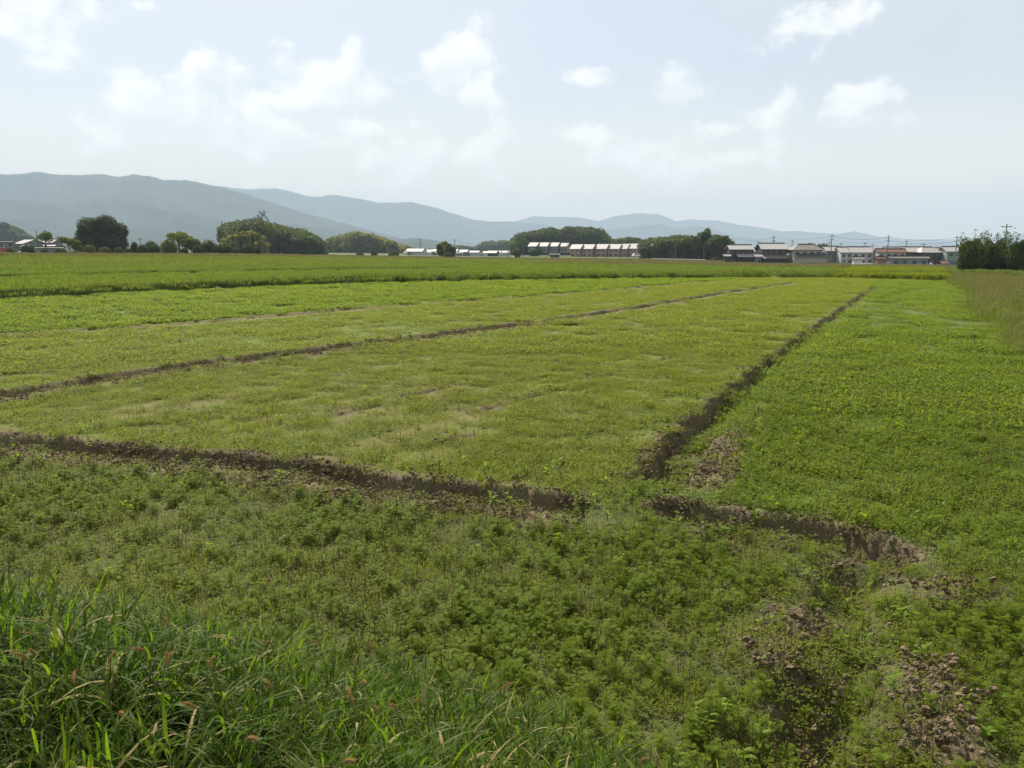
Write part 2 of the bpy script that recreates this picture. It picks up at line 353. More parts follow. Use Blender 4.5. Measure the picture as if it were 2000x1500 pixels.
def covers(x, y):
    """zone id: 0 front, 1 right, 2 middle, 3 between D and E, 4 between E and F, 5 beyond F, 6 brown rough patch right, 7 bank"""
    x = np.asarray(x, float); y = np.asarray(y, float)
    z = np.full(x.shape, 2)
    sA, _, _ = sdist(x, y, [(-40, 22)] + PL['A'] + PL['B'] + [(9, 6), (30, 0)])
    sC, _, _ = sdist(x, y, [(1.2, 9.4)] + PL['C'] + [(60, 125)])
    sD, _, _ = sdist(x, y, [(-40, -20)] + PL['D'] + [(60, 125)])
    sE, _, _ = sdist(x, y, [(-60, -10)] + PL['E'] + [(60, 130)])
    sF, _, _ = sdist(x, y, FL)
    z = np.where(sD > 0, 3, z); z = np.where(sE > 0, 4, z)
    z = np.where((sC < 0), 1, z)
    rr = np.interp(y, [10, 17, 23, 43, 68, 90], [11.4, 12.0, 15.2, 25.2, 38.5, 50])
    z = np.where((z == 1) & (x > rr) & (y > 12), 6, z)
    z = np.where(sA < 0, 0, z)
    z = np.where(sF > 0, 5, z)
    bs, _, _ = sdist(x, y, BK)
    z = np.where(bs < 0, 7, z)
    return z
def bare(x, y):
    """0..1 amount of bare soil showing in the middle field"""
    ac = x * .86 - y * .5; al = x * .5 + y * .86
    b = .85 * fbm(ac * 1.6, al * .035, 71, 3) + .15 * fbm(x * .35, y * .18, 75, 4)
    g = np.exp(-(((x + 4.0) / 6) ** 2 + ((y - 15.5) / 4.2) ** 2))
    g2 = np.exp(-(((x + .2) / 3) ** 2 + ((y - 11.6) / 1.4) ** 2))
    return np.clip((b - .57) * 3.2 + .55 * g + .4 * g2, 0, 1)

def build_ground():
    a1 = np.arange(-46, 46.01, 0.11); a0 = np.concatenate([np.linspace(-180, -46, 50)[:-1], a1, np.linspace(46, 180, 50)[1:-1]])
    rs = [1.2]
    while rs[-1] < 14: rs.append(rs[-1] * 1.0042)
    while rs[-1] < 110: rs.append(rs[-1] * 1.0055)
    while rs[-1] < 700: rs.append(rs[-1] * 1.018)
    while rs[-1] < 11000: rs.append(rs[-1] * 1.12)
    rs = np.array(rs); na, nr = len(a0), len(rs)
    A, RR = np.meshgrid(np.radians(a0), rs)
    X = (RR * np.sin(A)).ravel(); Y = (RR * np.cos(A)).ravel()
    Z, S, fl = terrain(X, Y)
    V = np.stack([X, Y, Z], 1)
    i = np.arange(nr - 1)[:, None] * na; j = np.arange(na)[None, :]; jn = (j + 1) % na
    F = np.stack([i + j, i + jn, i + na + jn, i + na + j], -1).reshape(-1, 4)
    # close the middle
    c = len(V); z0 = float(terrain(np.array([0.0]), np.array([0.0]))[0][0]); V = np.vstack([V, [[0, 0, z0]]])
    Fc = np.stack([np.full(na, c), np.arange(na), (np.arange(na) + 1) % na, np.full(na, c)], 1)
    zone = covers(X, Y); r = np.hypot(X, Y)
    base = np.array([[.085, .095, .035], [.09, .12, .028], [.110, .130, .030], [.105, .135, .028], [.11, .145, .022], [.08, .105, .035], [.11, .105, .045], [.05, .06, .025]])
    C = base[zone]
    soilc = np.array([.165, .128, .078]); redd = np.array([.165, .128, .062])
    bz = np.where(np.isin(zone, [2, 3, 0]), bare(X, Y), 0) * np.where(zone == 0, .5, 1) * (1 - sstep(20, 34, r))
    n = fbm(X * 2.2, Y * 2.2, 81, 4)[:, None]
    C = C * (.7 + .6 * n)
    C = C * (1 - bz[:, None] * .7) + redd * (.7 + .6 * n) * bz[:, None] * .7
    s = S[:, None]; C = C * (1 - s) + soilc * (.65 + .7 * n) * s
    # small dry strip in front of the rice
    q1 = np.exp(-((Y - (P(1740, 549)[1] - .25 * (X - 41))) / 2.2) ** 2) * sstep(33, 36, X) * (1 - sstep(46, 50, X))
    C = C * (1 - q1[:, None]) + np.array([.23, .17, .10]) * q1[:, None]
    C = np.vstack([C, C[-1:]])
    me = bpy.data.meshes.new('ground')
    allF = F
    me = mesh_np('ground', V, np.vstack([allF, Fc[:, [0, 1, 2, 2]][:0].reshape(-1, 4)]), smooth=True)
    ca = me.color_attributes.new('gcol', 'FLOAT_COLOR', 'POINT')
    ca.data.foreach_set('color', np.hstack([C, np.ones((len(C), 1))]).astype(np.float32).ravel())
    q, t = mat_new('ground_soil_and_cover')
    at = nd(t, 'ShaderNodeAttribute', attribute_name='gcol')
    gi = t.nodes.new('ShaderNodeNewGeometry')
    nz = nd(t, 'ShaderNodeTexNoise', inp={'Scale': 28.0, 'Detail': 6.0, 'Roughness': .65}); t.links.new(gi.outputs['Position'], nz.inputs['Vector'])
    nb = nd(t, 'ShaderNodeTexNoise', inp={'Scale': 1.1, 'Detail': 6.0, 'Roughness': .65}); t.links.new(gi.outputs['Position'], nb.inputs['Vector'])
    v = m('MULTIPLY', m('MULTIPLY_ADD', nz.outputs['Fac'], 1.5, .25, tree=t), m('MULTIPLY_ADD', nb.outputs['Fac'], .9, .55, tree=t), tree=t)
    mx = nd(t, 'ShaderNodeVectorMath', operation='SCALE'); t.links.new(at.outputs['Color'], mx.inputs[0]); t.links.new(v, mx.inputs['Scale'])
    bs = nd(t, 'ShaderNodeBsdfPrincipled', inp={'Roughness': .95, 'Specular IOR Level': .1}); t.links.new(mx.outputs[0], bs.inputs['Base Color'])
    b = nd(t, 'ShaderNodeBump', inp={'Strength': 1.0, 'Distance': .05}); t.links.new(nz.outputs['Fac'], b.inputs['Height']); t.links.new(b.outputs[0], bs.inputs['Normal'])
    out(t, bs.outputs[0]); me.materials.append(q)
    o = bpy.data.objects.new('ground', me); col.objects.link(o); tag(o, kind='structure')
build_ground()
def gz(x, y): return float(terrain(np.array([float(x)]), np.array([float(y)]))[0][0])

# ------------------------------------------------------------------ mountains
def mountain(name, prof, Y, dfront, dback, seed, rough, step=4):
    xs = np.arange(prof[0][0], prof[-1][0] + 1, step, dtype=float)
    pp = np.array(prof, float); ys = np.interp(xs, pp[:, 0], pp[:, 1])
    ys = ys + (fbm(xs * .03, xs * 0, seed, 4) - .5) * 5.0 * rough + (fbm(xs * .16, xs * 0, seed + 5, 3) - .5) * 4.5 * rough
    T = [W(a, b, Y) for a, b in zip(xs, ys)]
    wx = np.array([t.x for t in T]); wz = np.array([max(t.z, -2) for t in T])
    ts = np.concatenate([np.linspace(-1, 0, 46), np.linspace(0, 1, 12)[1:]])
    TX, TT = np.meshgrid(wx, ts); HZ = np.meshgrid(wz, ts)[0]
    D = np.where(TT < 0, TT * dfront, TT * dback)
    YY = Y + D + (fbm(TX / 900, TT * 2, seed + 9, 3) - .5) * 500 * (1 - np.abs(TT)) * 0
    u = 1 - np.abs(TT)
    sh = u ** 1.15
    rid = 1 - np.abs(fbm(TX / 700, YY / 1600, seed + 2, 5, .55) - .5) * 2
    Z = HZ * sh * (1 - (.55 * (1 - rid) + .15) * (4 * u * (1 - u))) + (rid - .7) * 220 * u * (1 - u)
    Z = np.minimum(Z, HZ * (.35 + .65 * sh)); Z = np.where(u < .01, -6, Z)
    # keep each line of sight below the ridge
    SX = TX * YY / Y
    V = np.stack([SX.ravel(), YY.ravel(), Z.ravel()], 1)
    nc, nr = len(wx), len(ts); i = np.arange(nr - 1)[:, None] * nc; j = np.arange(nc - 1)[None, :]
    F = np.stack([i + j, i + j + 1, i + nc + j + 1, i + nc + j], -1).reshape(-1, 4)
    me = mesh_np(name, V, F, M['mount'], smooth=True); o = bpy.data.objects.new(name, me); col.objects.link(o); tag(o, kind='structure'); return o
mountain('mountain_range', [(-700, 345), (-300, 350), (0, 340), (40, 340), (75, 335), (100, 340), (150, 342), (200, 340), (235, 346), (262, 340), (300, 346), (320, 352), (360, 352), (395, 358), (430, 365), (480, 378), (530, 395), (580, 412), (640, 428), (690, 440), (740, 455), (800, 470), (850, 482), (920, 492)], 4700, 2300, 1200, 3, .5)
mountain('mountain_foothill', [(-600, 370), (-300, 380), (0, 389), (60, 394), (110, 404), (150, 415), (250, 440), (330, 462), (420, 478), (480, 492)], 3600, 1100, 700, 8, .35)
mountain('mountain_ridge', [(300, 380), (395, 360), (480, 370), (540, 367), (580, 378), (610, 385), (650, 380), (700, 388), (740, 395), (800, 395), (850, 405), (880, 415), (920, 427), (960, 433), (1000, 433), (1060, 438), (1120, 455), (1200, 470), (1300, 482), (1360, 492)], 8000, 1600, 1000, 15, .5)
mountain('distant_mountains', [(900, 450), (1000, 434), (1040, 422), (1090, 424), (1130, 424), (1170, 432), (1200, 422), (1250, 416), (1290, 420), (1320, 432), (1350, 428), (1400, 430), (1440, 438), (1480, 443), (1510, 448), (1530, 453), (1560, 451), (1600, 456), (1640, 456), (1670, 452), (1720, 462), (1760, 468), (1800, 468), (1840, 468), (1880, 466), (1950, 462), (2000, 458), (2200, 450), (2600, 460)], 10800, 1500, 1000, 23, .5)
mountain('distant_foothills', [(1050, 480), (1120, 455), (1180, 448), (1250, 442), (1290, 437), (1320, 446), (1360, 441), (1400, 450), (1440, 462), (1500, 470), (1600, 474), (1700, 478), (1800, 476), (2000, 478), (2400, 476)], 8300, 900, 900, 27, .4)
mountain('low_hills', [(230, 478), (260, 468), (300, 463), (340, 470), (420, 478), (600, 480), (700, 478), (760, 470), (810, 465), (850, 470), (900, 480), (1000, 484), (1100, 488)], 3000, 500, 500, 33, .4)

# ------------------------------------------------------------------ leaf cards and crowns
def cards(c, nrm, size, asp=1.0, r=None):
    r = r or rng
    n = len(c); nrm = nrm / np.linalg.norm(nrm, axis=1, keepdims=True)
    t = r.normal(size=(n, 3)); t -= nrm * (t * nrm).sum(1, keepdims=True); t /= np.linalg.norm(t, axis=1, keepdims=True)
    b = np.cross(nrm, t); s = np.asarray(size).reshape(-1, 1) * np.ones((n, 1))
    V = np.stack([c - t * s, c - b * s * .55 * asp + nrm * s * .15, c + t * s, c + b * s * .55 * asp + nrm * s * .15], 1).reshape(-1, 3)
    return V, np.arange(4 * n).reshape(-1, 4)
def sph(n): v = rng.normal(size=(n, 3)); return v / np.linalg.norm(v, axis=1, keepdims=True)
def core(g, c, rad, mi=0):
    nu, nv = (9, 6) if rad[0] > .1 else (6, 4); V = []; F = []
    for j in range(nv + 1):
        for i in range(nu):
            a = 2 * math.pi * i / nu; b = math.pi * j / nv
            k = 1 + random.uniform(-.12, .12) * (1 if rad[0] > .1 else 2.5)
            V.append((c[0] + rad[0] * k * math.sin(b) * math.cos(a), c[1] + rad[1] * k * math.sin(b) * math.sin(a), c[2] + rad[2] * k * math.cos(b)))
    for j in range(nv):
        for i in range(nu): F.append((j * nu + i, j * nu + (i + 1) % nu, (j + 1) * nu + (i + 1) % nu, (j + 1) * nu + i))
    g.add(V, F, mi)
def crown(g, c, rad, nb, leaf, n, dense=True, br=.42, flat=0.0, spread=.66):
    c = np.array(c, float); rad = np.array(rad, float)
    d = sph(nb * 3); d = d[d[:, 2] > -.55 + flat][:nb]
    bc = c + d * rad * spread * rng.uniform(.75, 1.12, (len(d), 1))
    bc = np.vstack([bc, [c]]); brd = np.vstack([np.outer(rng.uniform(br * .75, br * 1.2, len(d)), rad), [rad * .6]])
    k = max(4, n // len(bc))
    for p, q in zip(bc, brd):
        s = sph(k); s[:, 2] = np.where((s[:, 2] < -.3) & (rng.random(k) < .5), -s[:, 2], s[:, 2])
        jit = rng.uniform(.86, 1.16, (k, 1))
        V, F = cards(p + s * q * jit, s + rng.normal(size=(k, 3)) * .5, rng.uniform(leaf * .6, leaf * 1.3, k)); g.add(V, F)
        if dense: core(g, p, q * .84)
def make_trunk(g, h, r0, spread, nl=4, z0=-0.3):
    g.tube([(0, 0, z0), (r0 * .3, 0, h * .3), (-r0 * .2, r0 * .3, h * .6), (0, 0, h)], [r0, r0 * .8, r0 * .6, r0 * .3], 7)
    for k in range(nl):
        a = 2 * math.pi * (k + random.random() * .5) / nl; s = h * random.uniform(.4, .6)
        g.tube([(0, 0, s), (math.cos(a) * spread * .35, math.sin(a) * spread * .35, s + h * .22), (math.cos(a) * spread * .7, math.sin(a) * spread * .7, s + h * .42)], [r0 * .45, r0 * .3, r0 * .1], 5)
def at(px, Y, py_top=None):
    p = W(px, 500, Y); z = gz(p.x, Y)
    p = W(px, 487 + (CAMH - z) / Y * FPX, Y); z = gz(p.x, Y)
    h = (W(px, py_top, Y).z - z) if py_top is not None else 0
    return Vector((p.x, Y, z)), h
def mpp(Y): return Y / FPX * 1.0 / math.cos(PITCH) * 1.0
def tree(name, label, cat, px, Y, top, wpx, mat, nb=14, leaf=.3, n=3500, group=None, low=.15, dense=True, flat=0.0, br=.42, depth=1.0, nl=4):
    loc, h = at(px, Y, top); w = wpx * mpp(Y)
    root = empty(name, loc); tag(root, label, cat, group)
    g = G(); make_trunk(g, h * .75, max(.08, h * .03), w * .45, nl); g.build('trunk', M['bark'], root, True)
    g = G(); zc = h * (low + (1 - low) * .5); rz = h * (1 - low) * .5
    crown(g, (0, 0, zc), (w * .5, w * .5 * depth, rz), nb, leaf, n, dense, br, flat, .62)
    g.build('crown', mat, root)
    return root
def shrub(label, px, Y, top, wpx, mat, n=900, leaf=.16, group='rounded shrubs along the far side of the field', pointed=False):
    loc, h = at(px, Y, top); w = wpx * mpp(Y)
    root = empty('rounded_shrub', loc); tag(root, label, 'shrub', group)
    g = G(); g.tube([(0, 0, -.2), (0, 0, h * .6)], [.12, .06], 6)
    for a in (0.3, 2.3, 4.4): g.tube([(0, 0, .1), (math.cos(a) * w * .25, math.sin(a) * w * .25, h * .55)], [.06, .02], 5)
    g.build('stem', M['bark'], root)
    g = G(); rz = h * .54; c = np.array([0, 0, h - rz]); rad = np.array([w * .5, w * .5, rz])
    s = sph(n)
    if pointed: s = s * np.array([1, 1, 1]); k = 1 - .35 * np.clip(s[:, 2], 0, 1)[:, None]; s = s * np.hstack([k, k, np.ones_like(k)])
    lump = 1 + .10 * (fbm(s[:, 0] * 3 + 5, s[:, 1] * 3 + s[:, 2] * 2, int(px), 2) - .5)[:, None] * 2
    V, F = cards(c + s * rad * lump * rng.uniform(.9, 1.05, (n, 1)), s + rng.normal(size=(n, 3)) * .45, rng.uniform(leaf * .6, leaf * 1.3, n)); g.add(V, F)
    core(g, c, rad * .86); g.build('crown', mat, root)
    return root
def wood(name, label, cat, prof, Y, depth, leaf, mats, seed, dens=1.0, rsz=(3.0, 5.5), low_fill=True, kind='stuff'):
    """a mass of tree crowns whose top follows a real canopy height profile, with depth"""
    pp = np.array(prof, float); g = G(); r = np.random.default_rng(seed)
    x0, x1 = pp[0, 0], pp[-1, 0]; width = (x1 - x0) * mpp(Y)
    nt_ = int(dens * width * depth / 20)
    for k in range(nt_):
        px = r.uniform(x0, x1); dd = r.uniform(0, depth); yy = Y + dd
        top = np.interp(px, pp[:, 0], pp[:, 1])
        loc, _ = at(px, yy, 480); hz = W(px, top, Y).z - loc.z
        R_ = r.uniform(*rsz); edge = min(px - x0, x1 - px) * mpp(Y); R_ = min(R_, max(1.5, edge + 1.2), max(1.2, hz * .55))
        frac = r.uniform(.55, 1.0) if dd < depth * .5 else 1.0
        ht = max(R_ * 1.3, hz * frac * (1 - .12 * r.random()))
        mi = int(r.choice(len(mats), p=np.array([.6, .4]) if len(mats) == 2 else None)) if len(mats) > 1 else 0
        zc = ht - R_ * .85
        c = np.array([loc.x, yy, loc.z + zc]); rad = np.array([R_, R_, R_ * .85])
        n = int(150 * (R_ / 4) ** 2 * (0.6 / leaf) ** 1.0)
        s = sph(n); s[:, 2] = np.where(s[:, 2] < -.2, -s[:, 2], s[:, 2])
        lump = 1 + .6 * (fbm(s[:, 0] * 2.2 + k, s[:, 1] * 2.2 + s[:, 2] * 1.7, k, 3) - .5)[:, None]
        V, F = cards(c + s * rad * lump * r.uniform(.84, 1.12, (n, 1)), s + r.normal(size=(n, 3)) * .45, r.uniform(leaf * .6, leaf * 1.3, n)); g.add(V, F, mi)
        core(g, c, rad * .76, mi)
        if zc > 1 and low_fill:
            n = int(n * .8); hh = r.uniform(0, 1, n); a = r.uniform(0, 2 * math.pi, n); rr = R_ * (.72 + .2 * np.sin(hh * 9 + a * 2)) * (.8 + .2 * hh)
            q = np.stack([loc.x + rr * np.cos(a), yy + rr * np.sin(a), loc.z + hh * zc], 1)
            V, F = cards(q, np.stack([np.cos(a), np.sin(a), .3 + 0 * a], 1) + r.normal(size=(n, 3)) * .5, r.uniform(leaf * .6, leaf * 1.3, n)); g.add(V, F, mi)
            g.tube([(loc.x, yy, loc.z - .5), (loc.x, yy, loc.z + zc)], [R_ * .45, R_ * .6], 8, mi)
    o = g.build(name, [M[q] for q in mats]); tag(o, label, cat, kind=kind); return o

# woods
wood('woodland', 'dark wooded knoll in the left middle distance behind the clipped shrubs', 'woodland', [(433, 470), (437, 431), (447, 429), (480, 424), (505, 419), (528, 430), (560, 437), (595, 445), (618, 460), (630, 478), (637, 494)], 350, 45, .55, ['tree_dark', 'tree_mid'], 1, 1.5)
wood('bamboo_grove', 'yellow-tipped bamboo grove against the foot of the wooded knoll', 'bamboo', [(436, 466), (446, 456), (470, 452), (490, 449), (505, 453), (517, 457), (524, 470), (528, 488)], 335, 10, .5, ['bamboo', 'tree_mid'], 2, 4.5, (.9, 1.6))
wood('woodland', 'hazy yellow-green wooded hill between the dark knoll and the tiled roofs', 'woodland', [(634, 476), (648, 463), (680, 453), (700, 451), (730, 456), (760, 467), (775, 474), (800, 481), (815, 486)], 620, 60, .9, ['tree_mid', 'bamboo'], 3, 1.0, (3.5, 6))
wood('woodland', 'domed dark wood behind the two rows of identical houses', 'woodland', [(997, 490), (1006, 470), (1015, 454), (1050, 447), (1070, 441), (1085, 443), (1091, 449), (1110, 440), (1150, 441), (1170, 444), (1180, 456), (1190, 476), (1200, 488)], 560, 50, .8, ['tree_dark', 'tree_mid'], 4, 1.3, (3.5, 6.5))
wood('woodland', 'low tree line right of the domed wood above the house roofs', 'woodland', [(1188, 470), (1200, 464), (1225, 463), (1245, 464), (1262, 470)], 580, 20, .8, ['tree_mid', 'tree_dark'], 5, 2.0, (2.5, 4))
wood('woodland', 'tall dark roadside wood just left of the dark timber houses', 'woodland', [(1251, 478), (1258, 464), (1290, 459), (1310, 456), (1340, 458), (1360, 455), (1390, 455), (1410, 460), (1422, 472), (1428, 492)], 335, 22, .5, ['tree_dark', 'tree_mid'], 6, 2.0, (2.6, 4.2))
wood('woodland', 'far hazy low wood on the skyline above the mid-field tiled roofs', 'woodland', [(880, 484), (900, 479), (925, 483), (950, 472), (985, 469), (1000, 472), (1010, 480)], 1150, 60, 1.5, ['tree_mid', 'tree_dark'], 7, .8, (6, 9))
wood('woodland', 'green wooded hill rising at the far left edge', 'woodland', [(-60, 436), (0, 430), (20, 434), (40, 446), (60, 458), (72, 470), (90, 480)], 900, 80, 1.2, ['tree_mid', 'tree_dark'], 8, .9, (5, 8))
wood('woodland', 'small round treetops showing above the brown hipped roof', 'woodland', [(1574, 480), (1582, 472), (1595, 470), (1608, 474), (1618, 482)], 330, 10, .5, ['tree_mid', 'tree_dark'], 9, 2.2, (2, 3))

# individual trees
loc, h = at(516, 362, 414); root = empty('dead_tree', loc); tag(root, 'bare spiky treetop sticking out of the wooded knoll', 'tree')
g = G(); g.tube([(0, 0, -.3), (0, 0, h * .7), (-.5, 0, h)], [.5, .3, .08], 6)
for k in range(9):
    a_ = k * 2.4; z_ = h * (.74 + .026 * k); l_ = 2.6 - .18 * k; g.tube([(0, 0, z_), (math.cos(a_) * l_ * .6, math.sin(a_) * l_ * .6, z_ + .5), (math.cos(a_) * l_, math.sin(a_) * l_, z_ + 1.3)], [.13, .09, .03], 4)
g.build('trunk', M['bark'], root)
g = G()
for k in range(9):
    a_ = k * 2.4; z_ = h * (.74 + .026 * k) + 1.1; l_ = (2.6 - .18 * k) * .95; q_ = np.array([math.cos(a_) * l_, math.sin(a_) * l_, z_]) + rng.normal(size=(26, 3)) * .38; g.add(*cards(q_, sph(26), rng.uniform(.15, .4, 26)))
g.build('crown', M['tree_dark'], root)
tree('camphor_tree', 'big round dark evergreen tree standing among the clipped shrubs', 'tree', 203, 232, 415, 122, M['tree_dark'], 40, .34, 15000, low=-.45, br=.26)
tree('street_tree', 'thin airy light green tree in front of the left houses', 'tree', 91, 225, 449, 28, M['tree_light'], 9, .26, 1100, dense=False, low=.42)
tree('pine_tree', 'layered yellow-green pine just left of the big dark tree', 'tree', 137, 215, 461, 30, M['tree_light'], 9, .24, 1900, low=.4, br=.4)
tree('pine_tree', 'drooping lower pine touching the left side of the big dark tree', 'tree', 152, 213, 471, 22, M['tree_light'], 6, .24, 1300, low=.25, br=.42)
tree('pine_tree', 'straggly yellow-olive pine with a spiky top right of the big dark tree', 'tree', 350, 225, 451, 58, M['tree_light'], 12, .24, 2400, low=.35, br=.3, dense=False)
tree('pine_tree', 'bushy olive pine leaning right beside the straggly pine', 'tree', 374, 222, 462, 44, M['shrub_olive'], 10, .24, 2400, low=.1, br=.36)
tree('conifer', 'slim dark leader rising through the straggly pine', 'tree', 352, 228, 448, 9, M['tree_dark'], 5, .24, 600, low=.3)
tree('willow_tree', 'bushy light green tree standing alone before the mid-field houses', 'tree', 868, 300, 470, 30, M['tree_light'], 16, .38, 3200, low=-.05, br=.38)
tree('evergreen_tree', 'dark shaggy tree overlapping the lone light green tree on its right', 'tree', 879, 296, 476, 21, M['tree_mid'], 10, .36, 2000, low=.0, br=.42)
tree('cherry_tree', 'light green tree with a ragged top rising above the roadside wood', 'tree', 1374, 330, 444, 30, M['tree_mid'], 16, .45, 1600, low=.35, br=.34, dense=False)
tree('broadleaf_tree', 'large tree closing the right end of the roadside wood', 'tree', 1402, 322, 453, 46, M['tree_mid'], 26, .45, 4200, low=.1, br=.34)
tree('broadleaf_tree', 'low dark tree at the foot of the domed wood on its left', 'tree', 1023, 480, 466, 38, M['tree_mid'], 14, .6, 2500, low=.0)
# near right trees
tree('leafy_tree', 'ragged leafy tree with upright shoots nearest the right houses', 'tree', 1894, 104, 461, 52, M['tree_mid'], 44, .17, 11000, low=-.25, br=.26)
tree('leafy_tree', 'tall shaggy leafy tree at the right in front of the leaning pole', 'tree', 1938, 107, 463, 62, M['tree_mid'], 50, .17, 12000, low=-.25, br=.24)
tree('leafy_tree', 'shaggy leafy tree cut by the right edge of the picture', 'tree', 1992, 104, 466, 60, M['tree_mid'], 44, .17, 11000, low=-.25, br=.25)
def shoots(px0, px1, Y, y0, y1, n, label):
    g = G(); a = W(px0, 500, Y); root = None
    loc, _ = at((px0 + px1) / 2, Y, 480)
    root = empty('tall_shoots', loc); tag(root, label, 'shrub')
    s = G()
    for k in range(n):
        px = random.uniform(px0, px1); top = random.uniform(y0, y1); p = W(px, top, Y + random.uniform(-2, 2)) - loc
        b = Vector((p.x * .96, p.y, p.z * .25))
        s.tube([b, (b + p) / 2, p], [.035, .025, .01], 4)
        q = np.array([np.array(b.lerp(p, t)) for t in rng.uniform(.3, 1.03, 60)]) + rng.normal(size=(60, 3)) * .17
        V, F = cards(q, sph(60) + np.array([0, 0, .6]), rng.uniform(.07, .17, 60)); g.add(V, F)
    s.build('stem', M['bark'], root); g.build('foliage', M['tree_mid'], root)
shoots(1876, 1990, 103, 450, 470, 34, 'upright leafy shoots standing above the right-hand trees')

SH = [(20, 485, 15, 'shrub_olive', 'small round shrub beside the red post at the far left'), (54, 478, 25, 'shrub', 'broad dark round shrub below the bright gabled roof'), (88, 487, 14, 'shrub', 'small brownish round shrub beneath the thin airy tree'),
      (120, 485, 21, 'shrub', 'dark round shrub just left of the layered pine'), (150, 489, 17, 'shrub_olive', 'low flattened olive shrub under the drooping pine'), (175, 478, 22, 'shrub_olive', 'taller domed shrub before the left part of the big dark tree'),
      (205, 482, 22, 'shrub_olive', 'domed shrub before the middle of the big dark tree'), (232, 483, 17, 'shrub_olive', 'narrow domed shrub before the right part of the big dark tree'), (251, 485, 12, 'shrub_olive', 'smallest domed shrub at the right edge of the big dark tree'),
      (264, 473, 15, 'shrub', 'dark upright shrub touching the right side of the big dark tree'), (281, 477, 23, 'shrub', 'dark spreading shrub below the thin pole right of the big tree'), (297, 470, 27, 'shrub_olive', 'pale olive bush behind the dark hedge shrubs'),
      (304, 478, 22, 'shrub', 'dark blocky shrub in front of the pale olive bush'), (332, 467, 34, 'shrub_olive', 'large olive round shrub left of the straggly pine'), (361, 484, 14, 'shrub', 'small dark shrub under the straggly pine'),
      (387, 478, 20, 'shrub', 'dark round shrub at the right foot of the olive pine'), (409, 468, 33, 'shrub', 'tallest dark domed shrub of the right group'), (426, 478, 22, 'shrub', 'dark shrub leaning on the tallest domed one'),
      (446, 480, 17, 'shrub', 'dark rounded shrub before the left end of the bamboo'), (460, 484, 13, 'shrub_olive', 'small yellowish shrub before the bamboo'), (486, 477, 22, 'shrub', 'dark pointed shrub near the right end of the row'),
      (475, 484, 14, 'shrub', 'low dark shrub on the left of the pointed one'), (503, 484, 12, 'shrub', 'rightmost low dark shrub of the row'), (438, 474, 20, 'shrub_olive', 'yellow-olive bush behind the dark rounded shrubs')]
for i, (px, top, w, mt, lb) in enumerate(SH): shrub(lb, px, 208 - (i % 3) * 2 if 'behind' not in lb else 214, top, w, M[mt])
for px, top, w, Y, lb in [(703, 494, 15, 330, 'low dark bush on the field edge below the hazy hill'), (731, 493, 12, 330, 'darker rounded bush on the field edge right of the first'), (772, 489, 15, 320, 'spreading pale bush left of the mid-field houses'), (763, 493, 8, 340, 'tiny bush left of the spreading pale bush'),
                          (1010, 489, 14, 330, 'bushy shrub right of the mid-field houses'), (1045, 482, 30, 470, 'dense bush at the left foot of the house rows'), (1135, 494, 24, 470, 'bush before the lower house row'), (1170, 500, 40, 460, 'long low bush below the lower house row'),
                          (1398, 503, 22, 290, 'low scrub at the foot of the roadside wood'), (1415, 508, 16, 285, 'scrubby plants beside the dark timber house'), (876, 493, 20, 290, 'dark undergrowth at the foot of the lone trees')]:
    shrub(lb, px, Y, top, w, M['shrub_olive' if 'pale' in lb else 'shrub'], 700, .25, 'bushes along the field edge')

